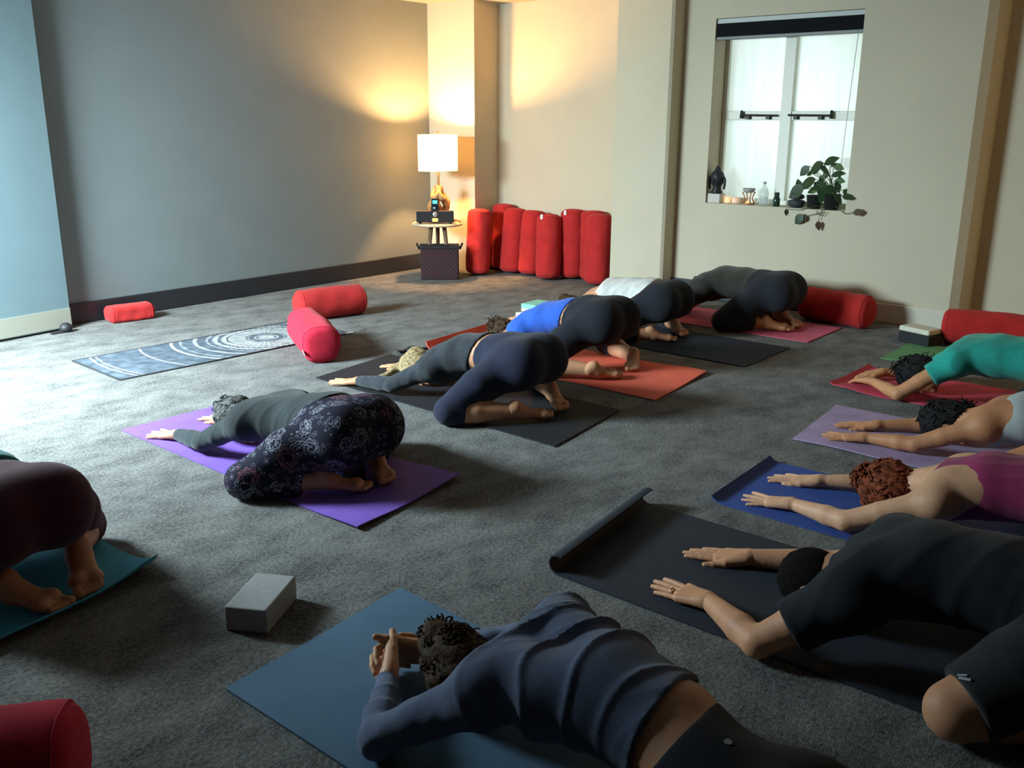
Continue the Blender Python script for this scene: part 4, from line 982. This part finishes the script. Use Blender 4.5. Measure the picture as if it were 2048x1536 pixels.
        if J.get('feet', True):
            fs = Solid(foot_prims(J['ank' + n], J['toe' + n], s * J.get('footk', 1.0) * (1.12 if man else 1.0), np.array([-q * 1.0, 0, 0])), 0.0042, 0.012); take(fs)
    bo = mesh_obj('body', np.vstack(VV) - org, np.vstack(QQ), skin_m, e, True)
    # --- top
    infl = top.get('inf', 0.010); hemy = J['y0'] + top['hem'] * s; hn = unit((0, 1, top.get('tilt', 0.25))); hz = J['waist'][2] + 0.08
    ncut = ((J['x0'], J['y0'] + top.get('nk', 0.605) * s, J['chest'][2] + 0.06), unit((0, -1, -0.35)))
    cuts = [((J['x0'], hemy, hz), hn)]
    tp = [grow(p, infl, cut=cuts + ([ncut] if i == 3 else [])) for i, p in enumerate(torso)]
    if top['sleeve'] == 'tank':
        tp += [grow(yoke[0], infl * 0.8, cut=[ncut, ((J['x0'] - 0.115 * s, 0, 0), (1, 0, 0)), ((J['x0'] + 0.115 * s, 0, 0), (-1, 0, 0))])]
        tp = [grow(p, 0.0, cut=list(p['cut']) + [((J['x0'], J['y0'] + top.get('back', 0.52) * s, J['chest'][2] + 0.05), unit((0, -1, -0.15)))]) for p in tp]
    else:
        tp += [grow(p, infl, cut=[ncut]) for p in yoke]
        ndir = unit(J['neck'] - H); tp += [grow(headp[2], infl * 0.45, k=0.02, cut=[(J['neck'] * (1 - top.get('collar', 0.35)) + H * top.get('collar', 0.35), ndir)])]
        for n in 'LR':
            if top['sleeve'] == 'long':
                d = unit(J['elb' + n] - J['wr' + n]); tp += [grow(p, infl * 0.85, cut=[]) for p in uparm[n]]
                tp += [grow(p, infl * 0.7, cut=[(J['wr' + n] + d * top.get('cuff', 0.0), d)]) for p in foarm[n]]
            else:
                d = unit(J['sh' + n] - J['elb' + n]); q = J['sh' + n] * (1 - top.get('cuff', 0.55)) + J['elb' + n] * top.get('cuff', 0.55)
                tp += [grow(p, infl * 1.3, cut=[(q, d)]) for p in uparm[n]]
    ts_ = Solid(tp, top.get('h', h * 0.85))
    if top.get('fold'): ts_.displace(top['fold'](J))
    ts_.cut((J['x0'], hemy, hz), hn) if top['sleeve'] == 'tank' else None
    ts_.floor(0.009); v, q = ts_.mesh(top.get('it', 2)); o = mesh_obj(top.get('name', 'shirt'), v - org, q, top['mat'], e, True); o['label'] = top['label']
    # --- trousers
    pi = pants.get('inf', 0.007); wn = unit((0, -1, pants.get('tilt', -0.25))); wq = (J['x0'], J['y0'] + pants['waist'] * s, J['pel'][2] + 0.12)
    pp = [grow(p, pi, cut=[(wq, wn)]) for p in torso[:2]] + [grow(p, pi * 0.9, cut=[(wq, wn)]) for p in hips]
    for n in 'LR':
        ln = pants['len']
        if ln <= 1.0:     # ends on the thigh
            q = J['hip' + n] * (1 - ln) + J['knee' + n] * ln; d = unit(J['hip' + n] - J['knee' + n]); pp += [grow(p, pi * pants.get('loose', 1.0), cut=[(q, d)]) for p in thigh[n]]
        else:
            t = ln - 1.0; q = J['knee' + n] * (1 - t) + J['ank' + n] * t; d = unit(J['knee' + n] - J['ank' + n])
            pp += [grow(p, pi * pants.get('loose', 1.0), cut=[]) for p in thigh[n]] + [grow(p, pi * pants.get('loose', 1.0), cut=[(q, d)]) for p in shin[n]]
    ps = Solid(pp, pants.get('h', h))
    if pants.get('fold'): ps.displace(pants['fold'](J))
    ps.floor(0.009); v, q = ps.mesh(2); o = mesh_obj(pants.get('name', 'trousers'), v - org, q, pants['mat'], e, True); o['label'] = pants['label']
    # --- hair
    cap = [grow(headp[0], hair.get('th', 0.014), cut=[(H + face * hair.get('line', 0.05) * s, -face + hd * 0.55)])]
    for (c, r) in hair.get('lumps', ()): cap.append(ell(H + (sd * c[0] + hd * c[1] - face * c[2]) * s, np.array(r) * s, 0.012, ax))
    for (a, b, r1, r2) in hair.get('locks', ()): cap.append(cone(a, b, r1, r2, 0.02))
    hsol = Solid(cap, hair.get('h', 0.0055), 0.02)
    amp, fr = hair.get('noise', (0.002, 90)); hsol.displace(lambda P: amp * sines(P, fr, 5) + hair.get('noise2', 0.0) * np.abs(sines(P, fr * 2.2, 9)))
    hsol.floor(0.009); v, q = hsol.mesh(); hm = mesh_obj('hair', v - org, q, hair['mat'], e, True)
    if hair.get('curls'):
        rr = random.Random(11); mb = MB()
        for i in range(hair['curls'][0]):
            a, b = rr.uniform(0, 2 * PI), rr.uniform(-0.3, 1.0); dirn = unit(sd * math.cos(a) * math.sqrt(max(0, 1 - b * b * 0.8)) + hd * math.sin(a) * math.sqrt(max(0, 1 - b * b * 0.8)) - face * abs(b))
            cpos = H + (sd * np.dot(dirn, sd) * 0.080 + hd * np.dot(dirn, hd) * 0.104 + face * np.dot(dirn, face) * 0.100) * s
            for (c, r) in (hair.get('lumps', ()) if rr.random() < hair.get('onlump', 0.5) else ()):
                if rr.random() < 0.5: cpos = H + (sd * c[0] + hd * c[1] - face * c[2]) * s + dirn * (np.array(r).mean() * 0.95) * s
            t = unit(np.cross(dirn, [rr.uniform(-1, 1) for _ in range(3)])); u2 = np.cross(dirn, t); L = hair['curls'][1] * rr.uniform(0.6, 1.2); cr = hair['curls'][2] * rr.uniform(0.6, 1.2); turns = rr.uniform(1.2, 2.6); pts = []
            for j in range(15):
                w = j / 14; an = w * turns * 2 * PI; pt = cpos + t * L * (w - 0.3) + u2 * cr * math.cos(an) + dirn * (cr * math.sin(an) * 0.9 + 0.004) - org
                pt[2] = max(pt[2], 0.012); pts.append(pt)
            mb.tube(pts, [hair['curls'][3] * (1 - 0.5 * abs(2 * j / 14 - 1)) for j in range(15)], 5)
        cu = mb.build('hair_curls', hair['mat'], e, True); cu['kind'] = 'stuff'
    if hair.get('extra'): hair['extra'](e, org)
    if hair.get('marks'): hair['marks'](e)
    return e

# ------------------------------------------------------------------ clothes, skin and hair materials
FAIR = skin('fair_skin', (0.54, 0.262, 0.145)); PALE = skin('pale_skin', (0.58, 0.315, 0.19)); TAN = skin('tan_skin', (0.46, 0.205, 0.100)); WARM = skin('warm_skin', (0.50, 0.232, 0.115))
def hairm(name, col, col2): return simple(name, col, rough=0.7, col2=col2, vscale=60, bump=0.8, bscale=140, spec=0.12)
BROWN = hairm('dark_brown_hair', (0.017, 0.009, 0.006), (0.085, 0.047, 0.025)); BLACKH = hairm('black_hair', (0.007, 0.007, 0.008), (0.018, 0.016, 0.016)); GREYH = hairm('salt_pepper_hair', (0.008, 0.008, 0.008), (0.12, 0.12, 0.115)); BLOND = hairm('blond_hair', (0.13, 0.085, 0.04), (0.45, 0.34, 0.18)); REDH = hairm('red_hair', (0.060, 0.014, 0.008), (0.30, 0.075, 0.03))
def paisley():
    m, nt, b = newmat('paisley_print'); b.inputs['Roughness'].default_value = 0.9; b.inputs['Specular IOR Level'].default_value = 0.15
    tc = nt.nodes.new('ShaderNodeTexCoord')
    def mth(op, x, y=None):
        n = nt.nodes.new('ShaderNodeMath'); n.operation = op
        for i, s in enumerate((x, y)):
            if s is None: continue
            if isinstance(s, (int, float)): n.inputs[i].default_value = s
            else: nt.links.new(s, n.inputs[i])
        return n.outputs[0]
    wob = nt.nodes.new('ShaderNodeTexNoise'); wob.inputs['Scale'].default_value = 60; nt.links.new(tc.outputs['Object'], wob.inputs['Vector'])
    def vor(scale, feat='F1'):
        v = nt.nodes.new('ShaderNodeTexVoronoi'); v.inputs['Scale'].default_value = scale; nt.links.new(tc.outputs['Object'], v.inputs['Vector']); return v
    v1 = vor(10.5); d1 = mth('ADD', v1.outputs['Distance'], mth('MULTIPLY', mth('SUBTRACT', wob.outputs['Fac'], 0.5), 0.35))
    def ring(d, r, w): return mth('LESS_THAN', mth('ABSOLUTE', mth('SUBTRACT', d, r)), w)
    flower = mth('MAXIMUM', mth('MAXIMUM', ring(d1, 0.34, 0.026), ring(d1, 0.22, 0.022)), ring(d1, 0.43, 0.018))
    v2 = vor(34); dots = mth('MULTIPLY', mth('MAXIMUM', mth('LESS_THAN', v2.outputs['Distance'], 0.17), ring(v2.outputs['Distance'], 0.36, 0.02)), mth('GREATER_THAN', d1, 0.50))
    sel = nt.nodes.new('ShaderNodeSeparateColor'); nt.links.new(v1.outputs['Color'], sel.inputs[0])
    pinkish = mth('GREATER_THAN', sel.outputs[0], 0.68)
    mask = mth('MAXIMUM', mth('MULTIPLY', flower, 0.8), mth('MULTIPLY', dots, 0.9))
    c1 = nt.nodes.new('ShaderNodeMix'); c1.data_type = 'RGBA'; nt.links.new(pinkish, c1.inputs['Factor']); c1.inputs['A'].default_value = (0.25, 0.25, 0.31, 1); c1.inputs['B'].default_value = (0.26, 0.10, 0.14, 1)
    c2 = nt.nodes.new('ShaderNodeMix'); c2.data_type = 'RGBA'; nt.links.new(mask, c2.inputs['Factor']); c2.inputs['A'].default_value = (0.014, 0.014, 0.028, 1); nt.links.new(c1.outputs['Result'], c2.inputs['B'])
    nt.links.new(c2.outputs['Result'], b.inputs['Base Color'])
    return m
def ridges(amp, freq, dirv, seed=1, sharp=3.0, base=0.3, warp=0.9, zmin=None):
    dirv = np.asarray(dirv, float)
    def make(J):
        c = np.array([J['x0'], J['y0'], 0.0])
        def fn(P):
            Q = P - c; ph = Q @ dirv * freq + warp * sines(Q, 9.0, seed, 5); r = np.exp(-(np.sin(ph) / (0.85 / sharp)) ** 2)
            mod = 0.55 + 0.45 * np.clip(sines(Q, 7.0, seed + 3, 4), -1, 1)
            return amp * (r * mod - base)
        return fn
    return make
def creases(J):
    c = np.array([J['x0'], J['y0'], 0.0]); rs = np.random.RandomState(4)
    def fn(P):
        Q = P - c; w1 = sines(Q, 8.0, 31, 5); w2 = sines(Q, 12.0, 37, 5)
        a = np.exp(-(np.sin(Q @ np.array([0.75, 1.0, 0.15]) * 45 + 1.4 * w1) / 0.30) ** 2)
        b = np.exp(-(np.sin(Q @ np.array([0.25, 1.0, -0.3]) * 27 + 1.6 * w2) / 0.24) ** 2); arm = np.clip((0.78 - Q[:, 1]) / 0.12, 0.25, 1)
        m1 = np.clip(0.5 + 0.6 * sines(Q, 6.0, 41, 4), 0, 1.2); m2 = np.clip(0.45 + 0.7 * sines(Q, 7.0, 43, 4), 0, 1.2)
        return arm * (0.015 * a * m1 + 0.013 * b * m2) + 0.002 * sines(Q, 40, 45) - 0.004
    return fn
from mathutils.bvhtree import BVHTree
PRINT = simple('grey_print', (0.28, 0.29, 0.31), 0.8)
def stick(e, part, x, y, w, name, round_=False):
    """small printed mark lying on the cloth of a person"""
    ch = [o for o in e.children if o.name.split('.')[0] == part][0]
    t = BVHTree.FromPolygons([v.co + e.location for v in ch.data.vertices], [tuple(q.vertices) for q in ch.data.polygons])
    d = Vector(_F * F_PX + CR * (x - 1024) + CU * (768 - y)).normalized(); loc, n, i_, _d = t.ray_cast(Vector(CAMP), d)
    if loc is None: print('MISS', name, x, y); return
    if n.dot(d) > 0: n = -n
    mb = MB()
    if round_: mb.lathe([(0.0, 0), (w / 2, 0), (w / 2, 0.0012), (0, 0.0012)], 14)
    else: mb.box((-w / 2, -w * 0.11, 0), (w / 2, w * 0.11, 0.0012))
    o = mb.build(name, PRINT, ch); rt = Vector(CR); rt = (rt - n * rt.dot(n)).normalized(); rt = (rt * 0.8 - n.cross(rt) * 0.55).normalized()
    Mx = Matrix((rt, n.cross(rt), n)).transposed().to_4x4(); Mx.translation = loc + n * 0.001 - e.location; o.matrix_local = Mx; o['label'] = 'small grey printed mark'
soft = lambda seed, amp=0.004, f=26: (lambda J: (lambda P: amp * sines(P * np.array([0.6, 1.0, 0.6]), f, seed)))
top = lambda mat, label, sleeve, hem, **k: dict(mat=mat, label=label, sleeve=sleeve, hem=hem, **k)
legs = lambda mat, label, ln, waist, **k: dict(mat=mat, label=label, len=ln, waist=waist, **k)
BLACKC = fabric('black_cotton', (0.014, 0.016, 0.023), sheen=0.05); BLACKL = fabric('black_leggings_knit', (0.012, 0.014, 0.021), sheen=0.04)

# --- left row, far to near
J = pose(6.42, 2.74, 1.02, zt=0.41, zs=0.33, zm=0.40, man=True, toeL=(6.34, 2.55, .022), toeR=(6.50, 2.56, .022), kneeL=(6.06, 2.97, .08), shL=(6.20, 3.24, .25), elbL=(6.09, 3.44, .09), wrL=(6.10, 3.66, .045), finL=(6.14, 3.84, .02))
person('man in dark olive tee folded forward beneath the window', J, TAN, top(fabric('olive_black_cotton', (0.028, 0.028, 0.022)), 'dark olive tee', 'short', 0.14, inf=0.016, cuff=0.5, fold=soft(3)), legs(BLACKC, 'black trousers', 1.72, 0.2, inf=0.012, fold=soft(4)), dict(mat=BLACKH, th=0.006), h=0.010, hh=0.0042)
J = pose(5.60, 3.20, 1.0, zt=0.40, zs=0.27, zm=0.36, toeL=(5.53, 3.03, .022), toeR=(5.69, 3.06, .022), ankL=(5.41, 3.17, .062), ankR=(5.78, 3.20, .062))
person('person in loose white top and black trousers folded forward', J, FAIR, top(fabric('white_jersey', (0.60, 0.60, 0.58), bump=0.15), 'loose white top', 'tank', 0.06, inf=0.018, back=0.47, fold=ridges(0.008, 40, (0.5, 1, 0), 5, 2)), legs(BLACKL, 'black trousers', 1.72, 0.03, inf=0.009), dict(mat=BROWN, th=0.012, lumps=(((0, 0.05, 0.06), (0.05, 0.05, 0.05)),)), h=0.010, hh=0.0042)
J = pose(4.60, 3.02, 1.0, zt=0.45, zs=0.27, zm=0.36, toeL=(4.51, 2.81, .022), toeR=(4.63, 2.83, .022), ankL=(4.36, 2.92, .062), ankR=(4.80, 2.93, .062))
person('person in bright blue top and black leggings on the orange mat', J, FAIR, top(fabric('cobalt_jersey', (0.025, 0.10, 0.48), bump=0.15), 'bright blue fitted top', 'short', 0.215, cuff=0.2, nk=0.65, inf=0.011, fold=ridges(0.006, 50, (0.3, 1, 0), 7, 2)), legs(BLACKL, 'black cropped leggings', 1.36, 0.19), dict(mat=BROWN, th=0.013, lumps=(((0, 0.06, 0.05), (0.05, 0.06, 0.05)),), noise=(0.003, 110), curls=(100, 0.08, 0.006, 0.004), marks=lambda e: [stick(e, 'trousers', 1101, 667, 0.012, 'printed_logo')]), h=0.0095, hh=0.004)
J = pose(3.65, 2.87, 1.0, zt=0.405, zs=0.25, kneeL=(3.22, 3.01, .074), kneeR=(4.02, 3.05, .074), wrL=(3.40, 3.87, .036), finL=(3.35, 4.04, .016), elbL=(3.40, 3.59, .066), wrR=(3.84, 3.90, .036), finR=(3.81, 4.07, .016), ankL=(3.46, 2.77, .062), toeL=(3.63, 2.655, .022), ankR=(3.84, 2.84, .065), toeR=(3.72, 2.665, .022))
person('person in charcoal long sleeves and navy leggings on the black mat', J, FAIR, top(fabric('charcoal_marl', (0.020, 0.024, 0.031), var=0.35), 'charcoal long sleeved top', 'long', 0.25, inf=0.012, fold=ridges(0.009, 60, (0.35, 1, 0.1), 9, 2.2)), legs(fabric('navy_leggings_knit', (0.013, 0.016, 0.038), sheen=0.08), 'navy cropped leggings', 1.24, 0.225, inf=0.006),
       dict(mat=BLOND, th=0.013, locks=((J['head'] + (0.03, 0.03, 0.06), J['head'] + (0.02, 0.12, -0.02), 0.045, 0.03), (J['head'] + (0, 0.10, 0.0), J['head'] + (-0.16, 0.16, -0.07), 0.03, 0.012)), noise=(0.004, 80)), h=0.009, hh=0.0036)
J = pose(2.40, 2.80, 0.98, zt=0.365, zs=0.265, zm=0.29, kneeL=(2.03, 3.00, .078), kneeR=(2.76, 3.02, .078), wrL=(2.23, 3.81, .036), finL=(2.19, 4.01, .016), elbL=(2.20, 3.56, .064), wrR=(2.54, 3.83, .036), finR=(2.52, 4.02, .016), elbR=(2.62, 3.57, .064), ankL=(2.25, 2.785, .062), toeL=(2.375, 2.645, .022), ankR=(2.54, 2.80, .066), toeR=(2.455, 2.63, .022), head=(2.41, 3.58, .112), spread=0.16)
person('grey haired woman in paisley trousers folded forward on purple mat', J, FAIR, top(fabric('slate_green_jersey', (0.013, 0.020, 0.023), bump=0.12), 'slate green long sleeved top', 'long', 0.10, inf=0.013, h=0.0065, fold=ridges(0.010, 38, (0.3, 1, 0.05), 12, 2.5)), legs(paisley(), 'dark paisley printed trousers', 1.72, 0.125, inf=0.010, loose=1.5, h=0.0075, fold=soft(6, 0.004, 24)),
       dict(mat=GREYH, th=0.018, noise=(0.005, 90), noise2=0.003, lumps=(((0.0, 0.07, 0.03), (0.085, 0.06, 0.07)), ((-0.03, 0.10, 0.0), (0.06, 0.05, 0.06))), curls=(150, 0.05, 0.011, 0.0042)), h=0.0085, hh=0.0032)
J = pose(1.12, 2.88, 1.0, zt=0.41, zs=0.30, toeL=(1.125, 2.645, .022), toeR=(1.215, 2.665, .022), ankL=(1.03, 2.80, .075), ankR=(1.27, 2.84, .10), footk=1.12, kneeR=(1.40, 3.08, .08), kneeL=(0.84, 3.10, .08), hipw=0.92)
person('person in maroon trousers and teal top cut off at the left edge', J, WARM, top(fabric('teal_jersey', (0.02, 0.17, 0.18)), 'teal top', 'long', 0.22, inf=0.014, fold=soft(8, 0.005)), legs(fabric('maroon_cotton', (0.060, 0.008, 0.022)), 'maroon cropped trousers', 1.08, 0.14, inf=0.010, loose=1.5, fold=soft(5, 0.004, 30)), dict(mat=BROWN, th=0.013), h=0.0085, hh=0.0036)

# --- right row, far to near
J = pose(5.34, 0.62, 1.0, zt=0.38, zs=0.345, zm=0.37, elbL=(5.07, 1.43, .046), wrL=(5.21, 1.62, .055), finL=(5.30, 1.77, .02), elbR=(5.63, 1.43, .046), wrR=(5.46, 1.64, .05), finR=(5.36, 1.80, .02), head=(5.32, 1.41, .112), shL=(5.18, 1.20, .235), shR=(5.50, 1.20, .235), neck=(5.33, 1.27, .20))
person('person in turquoise tee with bent elbows on raspberry mat', J, WARM, top(fabric('turquoise_jersey', (0.02, 0.33, 0.27), bump=0.12), 'turquoise tee', 'short', 0.02, inf=0.016, cuff=0.42, h=0.007, fold=ridges(0.008, 30, (0.9, 0.7, -0.3), 14, 2)), legs(BLACKL, 'black leggings', 1.9, 0.1), dict(mat=BLACKH, th=0.016, lumps=(((0, -0.045, 0.045), (0.066, 0.075, 0.055)), ((0.01, 0.07, 0.0), (0.06, 0.05, 0.06))), noise=(0.004, 60), curls=(130, 0.09, 0.004, 0.0038)), h=0.009, hh=0.0036, tent=0.28)
J = pose(4.46, 0.30, 1.0, zt=0.35, zs=0.245, kneeL=(4.11, 0.68, .085), kneeR=(4.80, 0.68, .085), wrL=(4.25, 1.32, .038), finL=(4.225, 1.52, .022), elbL=(4.25, 1.10, .054), wrR=(4.48, 1.335, .038), finR=(4.45, 1.53, .022), elbR=(4.62, 1.10, .054), head=(4.50, 1.05, .11), shL=(4.33, 0.84, .175), thumb=0.6, spread=0.12)
person('person in pale grey tank top on the lavender mat', J, TAN, top(fabric('pale_grey_jersey', (0.34, 0.38, 0.38), bump=0.12), 'pale grey tank top', 'tank', 0.05, inf=0.012, back=0.50, fold=ridges(0.005, 45, (0.7, 1, 0), 15, 2)), legs(fabric('grey_short_cotton', (0.06, 0.06, 0.07)), 'dark grey shorts', 0.45, 0.1), dict(mat=BLACKH, th=0.013, lumps=(((0.02, -0.05, 0.05), (0.05, 0.06, 0.05)), ((0.0, -0.085, 0.07), (0.036, 0.04, 0.034))), noise=(0.004, 70), curls=(120, 0.08, 0.004, 0.0036)), h=0.0085, hh=0.0034)
J = pose(3.46, 0.20, 1.05, zt=0.36, zs=0.265, wrL=(3.28, 1.265, .036), finL=(3.28, 1.45, .015), elbL=(3.20, 1.03, .058), wrR=(3.585, 1.275, .036), finR=(3.57, 1.49, .015), elbR=(3.69, 1.02, .058), head=(3.485, 0.965, .108), shL=(3.28, 0.755, .18), shR=(3.64, 0.755, .18), kneeL=(3.17, 0.42, .08), spread=0.15, thumb=0.45)
person('red haired person in magenta tank top on royal blue mat', J, PALE, top(fabric('magenta_jersey', (0.25, 0.018, 0.085), bump=0.12), 'magenta tank top', 'tank', 0.05, inf=0.010, back=0.565, h=0.0065, fold=ridges(0.004, 60, (1, 0.2, 0), 16, 2)), legs(BLACKL, 'black leggings', 1.9, 0.1), dict(mat=REDH, th=0.018, noise=(0.005, 85), noise2=0.003, lumps=(((0.0, 0.07, 0.01), (0.075, 0.05, 0.06)),), curls=(170, 0.055, 0.013, 0.0052)), h=0.0075, hh=0.003)
J = pose(2.56, 0.14, 1.08, zt=0.40, zs=0.315, zm=0.37, man=True, wrL=(2.380, 1.150, .042), finL=(2.42, 1.37, .016), elbL=(2.235, 0.925, .052), wrR=(2.745, 1.185, .038), finR=(2.71, 1.39, .016), elbR=(2.86, 0.92, .052), head=(2.555, 0.895, .120), neck=(2.56, 0.77, .20), shL=(2.345, 0.72, .215), shR=(2.77, 0.72, .215), kneeL=(2.20, 0.40, .084), kneeR=(2.84, 0.42, .084), spread=0.035, thumb=0.6)
def ring_part(e, org):
    w = np.array([2.380, 1.150, .042]); d = unit(np.array([2.42, 1.37, .02]) - w); c = w + d * 0.106 * 1.21 + np.cross(d, [0, 0, 1.0]) * (-0.0128 * 1.21) + np.array([0, 0, -0.004]) - org
    a = unit(np.cross(d, [0, 0, 1])); b = np.cross(a, d)
    r = MB(); r.tube([c + a * 0.0112 * math.cos(t) + b * 0.0112 * math.sin(t) for t in [i * 2 * PI / 20 for i in range(21)]], 0.0024, 6); o = r.build('ring', simple('gold', (0.8, 0.55, 0.25), 0.25, metal=1.0), e, True); o['label'] = 'gold ring'
person('man in black tee with gold ring on the charcoal mat', J, FAIR, top(BLACKC, 'black tee', 'short', 0.0, inf=0.018, nk=0.70, collar=0.55, cuff=0.62, h=0.0075, fold=ridges(0.004, 26, (0.5, 1, 0), 17, 2)), legs(fabric('black_shorts', (0.015, 0.016, 0.019)), 'black knee length shorts', 0.92, 0.12, inf=0.012, loose=1.6), dict(mat=simple('buzz_cut_hair', (0.010, 0.008, 0.008), 0.9, var=0.4, vscale=120, bump=0.8, bscale=500, spec=0.05), th=0.005, noise=(0.0012, 160), extra=ring_part, marks=lambda e: [stick(e, 'trousers', x, y, w, 'printed_logo') for x, y, w in ((1925, 1351, 0.024), (1930, 1358, 0.030))]), h=0.0075, hh=0.0028)
J = pose(1.52, 0.54, 1.0, zt=0.315, zs=0.30, zm=0.345, head=(1.535, 1.40, .118), neck=(1.535, 1.25, .20), shL=(1.375, 1.20, .215), shR=(1.71, 1.22, .225), elbL=(1.265, 1.425, .058), wrL=(1.445, 1.575, .062), finL=(1.515, 1.665, .075), elbR=(1.80, 1.44, .058), wrR=(1.60, 1.59, .062), finR=(1.53, 1.68, .075), hipw=0.85, pel=(1.455, 0.55, .185), hipL=(1.37, 0.55, .175), hipR=(1.53, 0.53, .165), waist=(1.52, 0.80, .225), rib=(1.535, 0.97, .24), kneeL=(1.26, 0.84, .08), kneeR=(1.63, 0.76, .08))
person('person in navy long sleeves with clasped hands in the foreground', J, FAIR, top(fabric('navy_marl_jersey', (0.085, 0.115, 0.20), var=0.18, sheen=0.2), 'navy blue long sleeved top', 'long', 0.265, inf=0.016, nk=0.72, collar=0.3, h=0.005, cuff=0.0, tilt=0.1, it=3, fold=creases), legs(BLACKL, 'black leggings', 1.9, 0.185, tilt=-0.5),
       dict(mat=BROWN, th=0.014, noise=(0.004, 100), noise2=0.002, marks=lambda e: [stick(e, 'trousers', 1456, 1485, 0.016, 'printed_logo', True)], lumps=(((-0.005, 0.085, 0.05), (0.055, 0.05, 0.05)), ((0.0, 0.02, 0.07), (0.05, 0.05, 0.03))), curls=(110, 0.035, 0.009, 0.0035), onlump=0.7), h=0.0075, hh=0.0026, clasp=True)
